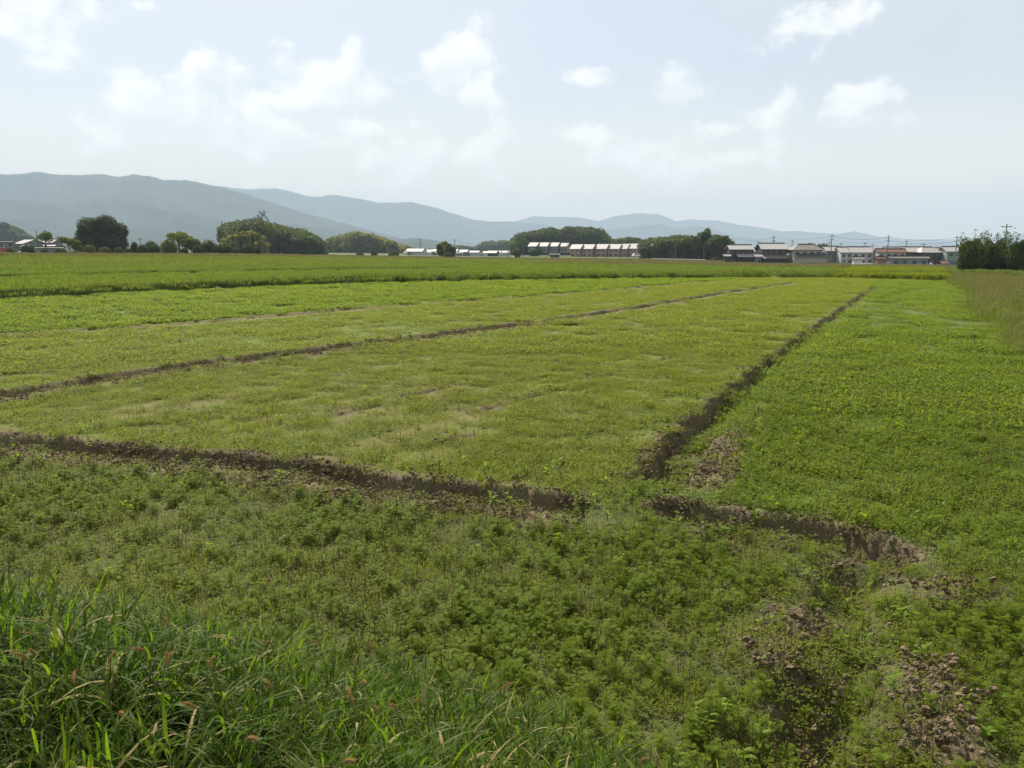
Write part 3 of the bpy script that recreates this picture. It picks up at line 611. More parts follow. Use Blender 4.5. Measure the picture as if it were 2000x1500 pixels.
# ------------------------------------------------------------------ houses
def house(label, x0, x1, ridge, eave, Y, roof='roof', wall='w_dark', depth=None, yaw=0.0, hip=False, wins=3, base=None, lean=None, name='house', group=None, floor2=True, ridgecap=True, cat='house'):
    px = (x0 + x1) / 2; loc, _ = at(px, Y, ridge)
    if base is not None: loc.z = W(px, base, Y).z
    hr = W(px, ridge, Y).z - loc.z; he = W(px, eave, Y).z - loc.z; w = (x1 - x0) * mpp(Y)
    he = max(he, 1.6); hr = max(hr, he + .4)
    rise = hr - he; half = rise / math.tan(R(25)) if depth is None else depth / 2
    d = half * 2; ov = .45
    root = empty(name, loc, yaw); root.location.y += half; tag(root, label, cat, group)
    g = G(); ww = w / 2 - ov; dw = half - ov; zt = he + .02
    rh = he + rise * (1 - 0) * (1 if not hip else 0)
    g.box(-ww, ww, -dw, dw, -.6, zt)
    if not hip:
        for sx in (-1, 1):
            x = sx * (ww - .02); g.add([(x, -dw, zt), (x, dw, zt), (x, 0, hr - .15), (x, 0, hr - .15)], [(0, 1, 2, 2)])
            xx = sx * (ww - .2); g.add([(xx, -dw, zt), (xx, dw, zt), (xx, 0, hr - .15)], [(0, 1, 2, 2)])
    g.build('wall', M[wall], root)
    g = G(); th = .16; W2 = w / 2
    for sy in (-1, 1):
        y0 = sy * half; ins = (W2 * .55 if hip else 0)
        top = [(-W2, y0, he), (W2, y0, he), (W2 - ins, 0, hr), (-W2 + ins, 0, hr)]
        V = top + [(a, b, c - th) for a, b, c in top]
        f = [(0, 1, 2, 3), (7, 6, 5, 4), (0, 4, 5, 1), (1, 5, 6, 2), (3, 7, 4, 0)]
        if sy > 0: f = [q[::-1] for q in f]
        g.add(V, f)
    if hip:
        for sx in (-1, 1): g.add([(sx * W2, -half, he), (sx * W2, half, he), (sx * W2 * .45, 0, hr)], [(0, 1, 2, 2)])
    rf = g.build('roof', M[roof], root)
    if ridgecap:
        g = G(); L_ = W2 * (.45 if hip else 1); g.box(-L_, L_, -.14, .14, hr - .05, hr + .2); g.build('ridge_cap', M['ridge'], rf)
    # windows on the side towards the field and on the right-hand end
    def win(cx, cz, ww_, hh, y, parent=root):
        g = G(); g.box(cx - ww_ / 2, cx + ww_ / 2, y - .05, y + .03, cz - hh / 2, cz + hh / 2); o = g.build('window', M['trim'], parent)
        g = G(); g.box(cx - ww_ / 2 + .08, cx + ww_ / 2 - .08, y - .065, y - .045, cz - hh / 2 + .08, cz + hh / 2 - .08); g.build('pane', M['glass'], o)
    for k in range(wins):
        cx = -ww + (k + .5) * 2 * ww / wins
        if floor2 and he > 4: win(cx, he - 1.1, min(1.7, ww / wins), 1.0, -dw)
        if he > 2.4: win(cx + .2, 1.1, min(1.8, ww / wins), 1.4, -dw)
    if lean:   # lower skirt roof along the front
        lx0, lx1, lz, proj, lm = lean
        lx0 = (lx0 - px) * mpp(Y); lx1 = (lx1 - px) * mpp(Y); z1 = W(px, lz, Y).z - loc.z
        g = G(); V = [(lx0, -dw - proj, z1 - proj * .42), (lx1, -dw - proj, z1 - proj * .42), (lx1, -dw - .01, z1), (lx0, -dw - .01, z1)]
        V += [(a, b, c - .14) for a, b, c in V]; g.add(V, [(0, 1, 2, 3), (7, 6, 5, 4), (0, 4, 5, 1), (1, 5, 6, 2), (3, 7, 4, 0)]); g.build('lower_roof', M[lm], root)
        g = G(); g.box(lx0 + .3, lx1 - .3, -dw - proj * .75, -dw - .003, -.6, z1 - proj * .42 - .0 if z1 > 2 else .6); g.build('porch_wall', M[wall], root)
    return root
HR = 262
house('two-storey dark timber house with a bright tiled roof beside the wood', 1424, 1472, 478, 487, HR, 'roof', 'w_dark', lean=(1438, 1473, 496, 2.2, 'roof_lt'), wins=4)
house('low shed roof tucked at the left foot of the first dark timber house', 1414, 1428, 496, 500, HR - 5, 'roof', 'w_dark', wins=0, name='shed', cat='shed')
house('small bright-roofed house squeezed between the two dark timber houses', 1473, 1489, 484, 492, HR + 8, 'roof_lt', 'w_dark', wins=1)
house('low annexe below the squeezed small house', 1474, 1490, 496, 501, HR - 3, 'roof', 'w_grey', wins=1, name='annexe')
house('tallest dark house with a broad bright tiled roof and grey lower storey', 1486, 1538, 475, 486.5, HR - 2, 'roof', 'w_dark', lean=(1487, 1537, 498, 2.6, 'roof_brn'), wins=4)
house('greenish cream house with a brown hipped roof and dark skirt roof', 1548, 1608, 477, 488, HR - 4, 'roof_brn', 'w_cream', hip=True, lean=(1546, 1612, 495, 2.4, 'ridge'), wins=4)
house('small pale roofed wing at the right of the hipped house', 1603, 1622, 486, 492, HR + 4, 'roof_lt', 'w_cream', wins=1)
house('grey-blue fronted house with a bright roof left of the pale pair', 1612, 1643, 481, 490, HR + 2, 'roof_lt', 'w_grey', wins=2)
house('pale house with one upper window, left of the white balcony house', 1640, 1666, 482.5, 493, HR - 2, 'roof_lt', 'w_pale', wins=2)
house('white and grey house with a dark recessed balcony front', 1663, 1707, 482, 493, HR - 3, 'roof_lt', 'w_pale', wins=3)
house('low white-walled front annexe below the balcony house', 1666, 1688, 502, 505, HR - 9, 'roof_lt', 'w_white', wins=1, name='annexe')
house('beige house under a red-brown roof', 1713, 1771, 486, 492.3, HR - 6, 'roof_red', 'w_cream', wins=4)
house('grey roofed house showing behind the red-brown roof', 1727, 1778, 482.5, 488, HR + 14, 'roof_lt', 'w_grey', wins=0)
house('small annexe with a dark red roof at the left foot of the red-brown roofed house', 1712, 1738, 501.5, 505, HR - 12, 'roof_red', 'w_pink', wins=1, name='annexe')
house('long low grey-green workshop with a flat brown roof and small windows', 1738, 1815, 500, 504.5, HR - 16, 'roof_brn', 'w_green', wins=4, name='workshop', cat='workshop')
house('wide house with a bright hipped roof right of the red-brown roof', 1768, 1812, 482, 492, HR, 'roof_lt', 'w_dark', hip=False, wins=3)
house('dark walled house with a pointed bright roof over the workshop end', 1798, 1841, 482.5, 493, HR - 3, 'roof_mid', 'w_dark', hip=True, wins=3)
house('far house showing a bright roof between two pointed roofs', 1828, 1856, 484, 490, HR + 14, 'roof_lt', 'w_grey', wins=0)
house('olive-walled house with a bright roof partly behind the leafy trees', 1847, 1900, 481.5, 491, HR - 6, 'roof_lt', 'w_green', lean=(1836, 1870, 510, 1.8, 'roof_red'), wins=3)
house('house mostly hidden behind the right-hand leafy trees', 1905, 1965, 482, 491, HR - 4, 'roof_lt', 'w_grey', wins=3)
# terraced pair of rows in the centre
rows = [((1036, 1054), 473, 481, 1), ((1055, 1075), 473, 481, 1), ((1078, 1095), 473, 481, 1), ((1097, 1113), 474, 481, 1),
        ((1119, 1141), 476.5, 486, 2), ((1142, 1165), 476.5, 486, 2), ((1169, 1192), 476, 486, 2), ((1193, 1217), 476, 486, 2), ((1218, 1233), 475.5, 486, 2), ((1234, 1252), 475, 485.5, 2)]
lbs = ['leftmost house of the upper house row before the domed wood', 'second house from the left in the upper row', 'third house from the left in the upper row', 'narrow rightmost house of the upper row',
       'leftmost house of the lower pink-walled row', 'second house of the lower pink-walled row', 'third house of the lower pink-walled row', 'fourth and widest house of the lower pink-walled row', 'fifth, narrow house of the lower pink-walled row', 'last house of the lower row, half behind the roadside wood']
for (xs, rd, ev, rw), lb in zip(rows, lbs):
    house(lb, xs[0], xs[1], rd, ev, 470 if rw == 1 else 450, 'roof_mid', 'w_grey' if rw == 1 else 'w_pink', yaw=R(-22), wins=2, group='rows of alike houses in front of the wood', base=492 if rw == 1 else None, ridgecap=True)
house('dark open carport with a pale roof on the field edge', 1073, 1094, 500, 502.5, 420, 'roof_lt', 'w_dark', wins=0, name='carport', cat='carport')
# mid-left cluster
mids = [(795, 809, 485, 491, 'w_grey', 'leftmost gabled house of the mid-field cluster'), (806, 829, 485, 491, 'w_pale', 'broad bright roof beside the leftmost mid-field house'), (788, 797, 493, 497, 'w_white', 'tiny bright roof at the left end of the mid-field cluster'), (803, 812, 494, 497, 'w_pale', 'tiny lean-to roof before the broad bright roof'),
        (832, 849, 487, 492, 'w_pale', 'pale roofed house just left of the lone light green tree'), (845, 862, 486, 491, 'w_grey', 'house half hidden by the lone light green tree'), (835, 843, 494, 498, 'w_white', 'tiny bright gable in front of the pale roofed house'), (851, 861, 495, 499, 'w_white', 'small white wall at the left foot of the lone tree'),
        (884, 896, 486, 492, 'w_pale', 'pale house just right of the lone tree'), (898, 916, 487, 492, 'w_grey', 'grey house with a bright roof between two poles'), (890, 906, 494, 499, 'w_grey', 'low grey gable before the pale house'), (918, 938, 489, 493, 'w_pale', 'long bright roof behind the big low roof'),
        (909, 942, 493, 499, 'w_pale', 'big low house with the broadest bright roof of the cluster'), (944, 954, 490, 494, 'w_white', 'small white house right of the thick pole'), (953, 973, 489, 494, 'w_dark', 'dark-fronted house in the right part of the cluster'), (972, 996, 489, 493.5, 'w_pale', 'rightmost pale house of the mid-field cluster'), (968, 982, 495, 498, 'w_white', 'low white pavilion before the rightmost houses')]
for (x0, x1, rd, ev, wl, lb) in mids:
    house(lb, x0, x1, rd, ev, 440 + (x0 % 7) * 2, 'roof_mid', wl, yaw=R(-18), wins=2, group='tiled houses beyond the middle of the field')
# left cluster
house('gabled grey house with a bright roof at the far left', 27, 68, 467, 476, 262, 'roof_mid', 'w_grey', yaw=R(-35), wins=2, depth=8)
house('lower front wing of the far left gabled house', 38, 63, 477, 481.5, 255, 'roof_mid', 'w_grey', yaw=R(-30), wins=2, name='annexe')
house('low flat grey building left of the bright gabled roof', -20, 30, 470, 472, 262, 'roof_brn', 'w_grey', wins=3, name='warehouse', cat='building')
house('pinkish roofed house behind the thin airy tree', 68, 113, 467, 474, 268, 'roof_mid', 'w_grey', yaw=R(-20), wins=3)
house('small grey shed under the thin airy tree', 84, 108, 477, 481, 250, 'roof_lt', 'w_grey', wins=1, name='shed', cat='shed')
house('tiny pale roof between the two pines', 128, 137, 473, 477, 262, 'roof_lt', 'w_pale', wins=0)
house('long grey wall with a low roof behind the left shrubs', 70, 125, 482, 484, 240, 'roof_brn', 'w_grey', wins=0, name='outbuilding', cat='building')

# small items
def small(name, label, cat, parts, loc, rz=0, group=None):
    root = empty(name, loc, rz); tag(root, label, cat, group)
    for nm, mt, f in parts:
        g = G(); f(g); g.build(nm, mt, root)
    return root
loc, h = at(9, 215, 484)
small('red_post', 'red warning post with a pale top at the far left edge of the field', 'post', [('body', M['red'], lambda g: g.box(-.85, .85, -.5, .5, -.2, 1.35)), ('cap', M['red'], lambda g: g.box(-.55, .55, -.4, .4, 1.35, 1.9)), ('mast', M['w_pale'], lambda g: g.tube([(0, 0, 1.9), (0, 0, 3.0)], [.08, .06], 6))], loc)
loc, h = at(44, 212, 494)
small('white_sheet', 'small white slanting sheet lying by the broad dark shrub', 'sheet', [('sheet', M['white'], lambda g: g.add([(-1.2, 0, .95), (-1.0, 0, 1.1), (1.2, 0, .2), (1.0, 0, .05), (-1.2, .6, .95), (-1.0, .6, 1.1), (1.2, .6, .2), (1.0, .6, .05)], [(0, 3, 2, 1), (4, 5, 6, 7), (0, 1, 5, 4), (1, 2, 6, 5), (2, 3, 7, 6), (3, 0, 4, 7)]))], loc)
def car(label, px, Y, s=1.0, rz=0.0, body='white', zoff=0):
    loc, _ = at(px, Y, 500); loc.z += zoff
    root = empty('parked_car', loc, rz); tag(root, label, 'car')
    g = G(); V = []
    prof = [(-1.7, .35), (-1.7, .95), (-1.3, 1.02), (-.9, 1.5), (.6, 1.52), (1.1, 1.0), (1.68, .88), (1.7, .35)]
    n = len(prof); V = [(x, -.72, z) for x, z in prof] + [(x, .72, z) for x, z in prof]
    F = [(i, (i + 1) % n, n + (i + 1) % n, n + i) for i in range(n)]
    F += [(0, 7, 6, 1), (1, 6, 5, 2), (2, 5, 4, 3)] + [(n + 1, n + 6, n + 7, n + 0), (n + 2, n + 5, n + 6, n + 1), (n + 3, n + 4, n + 5, n + 2)]
    g.add(V, F); g.build('body', M[body], root)
    for sy in (-1, 1):
        g = G(); y = sy * .725; q = [(-1.1, y, 1.05), (.85, y, 1.05), (.5, y, 1.42), (-.8, y, 1.42)]; g.add(q + [(a, b - sy * .02, c) for a, b, c in q], [(0, 1, 2, 3), (7, 6, 5, 4)]); g.build('window', M['glass'], root)
        for x in (-1.05, 1.05):
            g = G(); g.tube([(x, sy * .55, .3), (x, sy * .74, .3)], [.3, .3], 12); g.build('wheel', M['metal'], root)
car('small white car parked at the edge of the field right of the mid-field houses', 1010, 330, rz=R(15), zoff=.35)
car('white car partly hidden near the left end of the roadside wood', 1242, 330, rz=R(5), zoff=1.2)
loc, _ = at(1684, 236, 520); 
small('white_cover', 'long low white cover lying in the grass before the balcony house', 'cover', [('cover', M['white'], lambda g: g.box(-2.9, 2.9, -.4, .4, .75, 1.15)), ('support', M['metal'], lambda g: (g.box(-.6, .1, -.3, .3, -.1, .749), g.box(1.6, 2.1, -.3, .3, -.1, .749)))], loc)
loc, _ = at(1861, 238, 511)
small('blue_container', 'blue covered stack beside the olive-walled house', 'stack', [('cover', M['blue'], lambda g: g.box(-.8, .8, -.5, .5, 0, 1.3)), ('lid', M['blue'], lambda g: g.box(-.9, .9, -.6, .6, 1.3, 1.42))], loc)
loc, _ = at(1818, 238, 511)
small('white_tank', 'small pale tank at the right end of the workshop', 'tank', [('tank', M['w_white'], lambda g: g.tube([(0, 0, 0), (0, 0, 1.25)], [.42, .42], 14)), ('lid', M['w_pale'], lambda g: g.tube([(0, 0, 1.25), (0, 0, 1.35)], [.46, .4], 14))], loc)
# guard rail before the roadside wood
a = at(1272, 300, 505)[0]; b = at(1378, 288, 505)[0]
rail = empty('guard_rail', a); tag(rail, 'pale roadside guard rail along the foot of the roadside wood', 'guard rail')
g = G(); dv = b - a; g.tube([(0, 0, .95), dv + Vector((0, 0, .95))], [.14, .14], 6); g.build('rail', M['w_pale'], rail)
for k in range(12):
    g = G(); p = dv * (k / 11); g.tube([p + Vector((0, 0, -.2)), p + Vector((0, 0, .9))], [.06, .06], 6); g.build('post', M['w_pale'], rail)

# ------------------------------------------------------------------ poles and wires
POLES = []
def pole(label, px, Y, top, arms=2, r=.17, can=False, mast=0):
    loc, h = at(px, Y, top); root = empty('utility_pole', loc); tag(root, label, 'utility pole', 'utility poles beyond the field')
    g = G(); g.tube([(0, 0, -.5), (0, 0, h)], [r, r * .68], 8); g.build('pole', M['pole'], root)
    for k in range(arms):
        z = h - .5 - k * 1.1; g = G(); g.box(-.9 + .2 * k, .9 - .2 * k, -.06, .06, z - .06, z + .06); ar = g.build('crossarm', M['metal'], root)
        g = G()
        for x in (-.75, 0, .75): g.tube([(x * (1 - .2 * k), 0, z + .06), (x * (1 - .2 * k), 0, z + .26)], [.05, .04], 6)
        g.build('insulator', M['w_pale'], ar)
    if can: g = G(); g.tube([(.38, 0, h - 3.4), (.38, 0, h - 2.5)], [.26, .26], 10); g.build('transformer', M['pole'], root)
    if mast: g = G(); g.tube([(0, 0, h), (0, 0, h + mast)], [.03, .02], 5); g.build('mast', M['metal'], root)
    POLES.append((px, loc + Vector((0, 0, h)))); return loc + Vector((0, 0, h - .4))
t = {}
pole('tall leaning-looking pole behind the leafy trees at the right edge', 1957, 132, 437, 1, .12)
t[0] = pole('pole rising above the ridge of the tallest dark house', 1508.5, 275, 461, 2, .2, True)
t[1] = pole('tall pole in front of the grey-blue fronted house', 1621, 250, 458, 2, .17, mast=.5)
t[2] = pole('tall pole in front of the red-brown roofed house', 1731, 248, 460, 2, .17, mast=.5)
t[3] = pole('tall pole with a transformer left of the leafy trees', 1864, 246, 461, 2, .17, True, .5)
for (px, top, lb) in [(1479, 470, 'short pole left of the tallest dark house'), (1545, 468, 'slim pole between the tallest dark house and the hipped roof'), (1618, 471, 'second, shorter pole just behind the grey-blue fronted house'), (1687, 473, 'short pole above the white balcony house'),
                      (1701, 477, 'stub pole at the right end of the white balcony house'), (1767, 469, 'pole above the right end of the red-brown roof'), (1801, 475, 'slim pole above the bright roofs left of the transformer pole'), (1640, 474, 'faint slim pole above the pale house'), (1857, 479, 'stub pole just left of the transformer pole')]:
    pole(lb, px, 300, top, 1, .16)
m_ = []
for (px, top, Y, r_, lb) in [(821, 465, 500, .28, 'lattice-like pole above the leftmost mid-field houses'), (888, 467, 430, .24, 'thin pole just right of the lone trees'), (942, 472, 430, .36, 'thick pole right of the big low house'), (955, 480, 470, .2, 'first of two short poles in the cluster'), (959.5, 479, 470, .2, 'second of two short poles in the cluster, slightly taller'),
                         (979, 477, 440, .22, 'pole before the rightmost pale house'), (992, 473, 400, .24, 'pole at the right end of the mid-field cluster'), (1021, 474, 400, .16, 'faint pole before the domed wood'), (1107, 468, 460, .18, 'faint pole in the gap between the two house rows'), (1319, 470, 322, .16, 'pale pole against the dark roadside wood')]:
    m_.append(pole(lb, px, Y, top, 1, r_))
for (px, top, Y, lb) in [(31, 452, 255, 'dark pole over the far left gabled roof'), (75, 448, 250, 'pale lamp-topped pole left of the thin airy tree'), (117, 460, 250, 'short pole right of the pinkish roofed house'), (276, 464, 250, 'thin pole standing right of the big dark tree'), (24, 461, 270, 'faint pole at the far left')]:
    pole(lb, px, Y, top, 0 if px == 75 else 1, .15)
def wire(label, pts, sag, r=.035):
    g = G(); P0 = Vector(pts[0])
    for a, b in zip(pts[:-1], pts[1:]):
        q = [Vector(a).lerp(Vector(b), k / 10) - Vector((0, 0, sag * 4 * (k / 10) * (1 - k / 10))) - P0 for k in range(11)]; g.tube(q, [r] * 11, 4)
    o = g.build('overhead_cable', M['metal']); o.location = P0; tag(o, label, 'cable')
lft = W(1424, 465, 290); rgt = W(2060, 462, 240)
wire('upper cable strung from pole to pole above the right-hand roofs', [lft, t[0], t[1], t[2], t[3], rgt], 1.0)
dz = Vector((0, 0, 1.2)); wire('lower cable strung from pole to pole above the right-hand roofs', [t[0] - dz, t[1] - dz, t[2] - dz, t[3] - dz], .9, .03)
wire('cable strung between the mid-field poles', [m_[0], m_[1], m_[2], m_[6]], 1.5, .04)

# ------------------------------------------------------------------ plant prototypes (instanced by the ground cover)
def strip(g, base, d, up, L_, w, bend, n=4, mi=0, fold=0.0, prof=None):
    """curved leaf blade: base point, horizontal direction d, start slope 'up', length, width, bend"""
    base = np.array(base, float); d = np.array(d, float); side = np.array([-d[1], d[0], 0.0]); th = up
    pts = [base]; 
    for k in range(n):
        st = L_ / n; pts.append(pts[-1] + st * (d * math.cos(th) + np.array([0, 0, 1]) * math.sin(th))); th -= bend / n
    V = []
    for k, p in enumerate(pts):
        u = k / n; ww = w * (prof(u) if prof else (1 - u ** 2.2) * (.55 + .9 * min(u * 3, .5)))
        V += [p - side * ww * .5 + np.array([0, 0, fold * ww]), p + side * ww * .5 + np.array([0, 0, fold * ww])]
    g.add(V, [(2 * k, 2 * k + 1, 2 * k + 3, 2 * k + 2) for k in range(n)], mi)
    return pts
PROTO = {}
def proto(coll, o):
    c = PROTO.get(coll)
    if c is None: c = PROTO[coll] = bpy.data.collections.new(coll)
    c.objects.link(o)
def rdir(): a = random.uniform(0, 2 * math.pi); return np.array([math.cos(a), math.sin(a), 0.0])
def feather_plant(h, nl, ll, seed, mat='feather'):
    random.seed(seed); g = G()
    g.tube([(0, 0, -.02), (random.uniform(-.01, .01), 0, h * .5), (random.uniform(-.02, .02), random.uniform(-.02, .02), h)], [.0025, .002, .001], 4, 1)
    for k in range(nl):
        z = h * (.15 + .85 * k / nl); d = rdir(); l = ll * (1.15 - .5 * k / nl) * random.uniform(.8, 1.2)
        pts = strip(g, (0, 0, z), d, random.uniform(.3, .95), l, .002, random.uniform(.5, 1.3), 4, 0, prof=lambda u: 1)
        side = np.array([-d[1], d[0], 0.0])
        for j in range(9):
            u = .2 + .8 * j / 9; i = min(3, int(u * 4)); f = u * 4 - i; p = pts[i] * (1 - f) + pts[i + 1] * f
            for s in (-1, 1):
                pl = l * .42 * math.sin(math.pi * min(1, u * .85 + .15)) * random.uniform(.8, 1.2) + .004
                e = p + (side * s * .85 + d * .5) * pl + np.array([0, 0, random.uniform(-.25, .25) * pl]); wv = d * .0022 + np.array([0, 0, .0005])
                g.add([p - wv, p + wv, e + wv * .3, e - wv * .3], [(0, 1, 2, 3)], 0)
                for q in (.45, .75):
                    c = p + (e - p) * q; e2 = c + (d * .8 + side * s * .35) * pl * .38; w2 = side * .0018
                    g.add([c - w2, c + w2, e2 + w2 * .3, e2 - w2 * .3], [(0, 1, 2, 3)], 0)
    return g.build('feather_weed', [M[mat], M['stem']], link=False)
for k in range(5): proto('feather', feather_plant(random.uniform(.11, .21), 12, .078, 10 + k))
def seedling_patch(size, n, ls, hmax, seed, mat, stems=0):
    random.seed(seed); g = G()
    for k in range(n):
        x, y = random.uniform(-size / 2, size / 2), random.uniform(-size / 2, size / 2); h = random.uniform(.008, hmax); d = rdir()
        for j in range(random.choice([2, 3, 4])):
            strip(g, (x, y, h * random.uniform(.6, 1)), rdir(), random.uniform(-.1, .8), ls * random.uniform(.7, 1.4), ls * random.uniform(.4, .6), random.uniform(0, .8), 2, 0, prof=lambda u: (.5, 1, .15)[int(u * 2 + .01)])
    for k in range(stems):
        x, y = random.uniform(-size / 2, size / 2), random.uniform(-size / 2, size / 2)
        g.tube([(x, y, 0), (x + random.uniform(-.02, .02), y, random.uniform(.08, .22))], [.003, .0015], 3, 1)
    return g.build('seedling_carpet', [M[mat], M['stem']], link=False)
for k in range(4): proto('seed_near', seedling_patch(.4, 110, .017, .05, 30 + k, 'seedling', 3))
for k in range(4): proto('mid_near', seedling_patch(.5, 150, .024, .08, 40 + k, 'mid', 1))
for k in range(3): proto('right_near', seedling_patch(.5, 140, .026, .12, 50 + k, 'green', 2))
for k in range(3): proto('mid_far', seedling_patch(1.1, 190, .055, .16, 60 + k, 'mid', 2))
for k in range(3): proto('green_far', seedling_patch(1.1, 210, .055, .18, 70 + k, 'green', 4))
for k in range(3): proto('bright_far', seedling_patch(1.1, 170, .085, .22, 80 + k, 'bright', 3))
def grass_patch(size, n, h, w, seed, mats, heads=0.0, headw=.03):
    random.seed(seed); g = G()
    for k in range(n):
        x, y = random.uniform(-size / 2, size / 2), random.uniform(-size / 2, size / 2); L_ = h * random.uniform(.5, 1.2)
        pts = strip(g, (x, y, -.03), rdir(), random.uniform(1.0, 1.5), L_, w, random.uniform(.3, 1.5), 3, 0, prof=lambda u: 1 - .8 * u)
        if random.random() < heads:
            d = rdir(); b = np.array([x, y, h * .7]); strip(g, b, d, 1.3, h * .5, headw, .4, 2, 1, prof=lambda u: (.4, 1, .3)[int(u * 2 + .01)])
    return g.build('grass_patch', [M[q] for q in mats], link=False)
for k in range(3): proto('fine_grass', grass_patch(.35, 60, .11, .004, 90 + k, ['seedling', 'seedling']))
for k in range(3): proto('bank_far', grass_patch(1.0, 200, .52, .035, 100 + k, ['blade_dark', 'far_grass'], .12, .04))
for k in range(3): proto('bank_mid', grass_patch(1.0, 190, .55, .035, 105 + k, ['far_bright', 'far_grass'], .3, .04))
for k in range(3): proto('olive_far', grass_patch(2.0, 340, .26, .045, 110 + k, ['far_grass', 'far_bright'], .15, .05))
for k in range(3): proto('brt_far', grass_patch(2.6, 380, .42, .06, 120 + k, ['far_bright', 'far_grass'], .2, .08))
for k in range(3): proto('seedy_far', grass_patch(3.0, 330, .62, .08, 130 + k, ['far_grass', 'seedy'], .5, .10))
for k in range(3): proto('brown_rough', grass_patch(1.0, 210, .58, .014, 140 + k, ['far_grass', 'seedy'], .12, .020))
for k in range(3): proto('rice', grass_patch(1.0, 300, .62, .04, 150 + k, ['rice', 'rice'], .3, .04))
def fox_clump(seed, nb):
    random.seed(seed); g = G()
    for s in range(nb):
        bx, by = random.gauss(0, .05), random.gauss(0, .05); h = random.uniform(.10, .36) + (.14 if random.random() < .05 else 0); lean = rdir() * random.uniform(.02, .16)
        top = np.array([bx, by, 0]) + lean * (h / .4) + np.array([0, 0, h])
        g.tube([(bx, by, -.03), tuple((np.array([bx, by, 0]) + top) / 2 - lean * .15), tuple(top)], [.0028, .0022, .0012], 4, 1)
        for k in range(random.choice([3, 4, 5])):
            u = random.uniform(.15, 1.0); p = np.array([bx, by, 0]) * (1 - u) + top * u
            strip(g, p, rdir(), random.uniform(.55, 1.45), random.uniform(.10, .28), random.uniform(.0055, .0125), random.uniform(.4, 2.1), 6, 2 if random.random() < .015 else 0, fold=.18)
    return g.build('grass_clump', [M['blade'], M['gstem'], M['dry']], link=False)
for k in range(6): proto('clump', fox_clump(160 + k, 8))
def broad_geo(g, h, nl, ll, mi=0, ms=1):
    g.tube([(0, 0, -.03), (random.uniform(-.01, .01), 0, h * .5), (0, random.uniform(-.015, .015), h)], [.004, .003, .0015], 5, ms)
    for k in range(nl):
        z = h * (.2 + .8 * (k + 1) / nl); strip(g, (0, 0, z), rdir(), random.uniform(.3, 1.1) , ll * random.uniform(.75, 1.2) * (1.1 - .35 * k / nl), ll * .30, random.uniform(.4, 1.2), 5, mi, fold=.2, prof=lambda u: math.sin(math.pi * min(1, u * .93 + .07)) ** .8)
def broad_plant(seed, h, nl, ll):
    random.seed(seed); g = G(); broad_geo(g, h, nl, ll); return g.build('broadleaf_weed', [M['broad'], M['stem']], link=False)
for k in range(4): proto('broad', broad_plant(180 + k, random.uniform(.07, .15), 8, .07))
def clod(seed):
    random.seed(seed); g = G()
    for k in range(34):
        p = (random.uniform(-.14, .14), random.uniform(-.14, .14), random.uniform(-.008, .02)); s = .004 + .02 * random.random() ** 2.2; core(g, p, (s, s * random.uniform(.7, 1.2), s * .75))
    return g.build('soil_clods', M['soilclod'], link=False)
for k in range(4): proto('clods', clod(200 + k))
def big_clod(seed):
    random.seed(seed); g = G()
    for k in range(5):
        p = (random.uniform(-.05, .05), random.uniform(-.05, .05), random.uniform(-.01, .015)); s = random.uniform(.018, .042); core(g, p, (s, s * random.uniform(.6, 1.3), s * .7))
    return g.build('soil_lump', M['soilclod'], link=False)
for k in range(4): proto('lumps', big_clod(210 + k))
for k in range(4): proto('sprinkle', seedling_patch(.2, 14, .020, .05, 240 + k, 'seedling', 0))
def stemset(seed):
    random.seed(seed); g = G()
    for k in range(7):
        x, y = random.uniform(-.2, .2), random.uniform(-.2, .2); h = random.uniform(.12, .30); g.tube([(x, y, 0), (x + random.uniform(-.02, .02), y + random.uniform(-.02, .02), h)], [.0035, .0018], 4, 0)
        for j in range(4): strip(g, (x, y, h * random.uniform(.5, 1)), rdir(), .5, .03, .006, .5, 2, 1)
    return g.build('reddish_stems', [M['stem'], M['seedling']], link=False)
for k in range(3): proto('stems', stemset(220 + k))

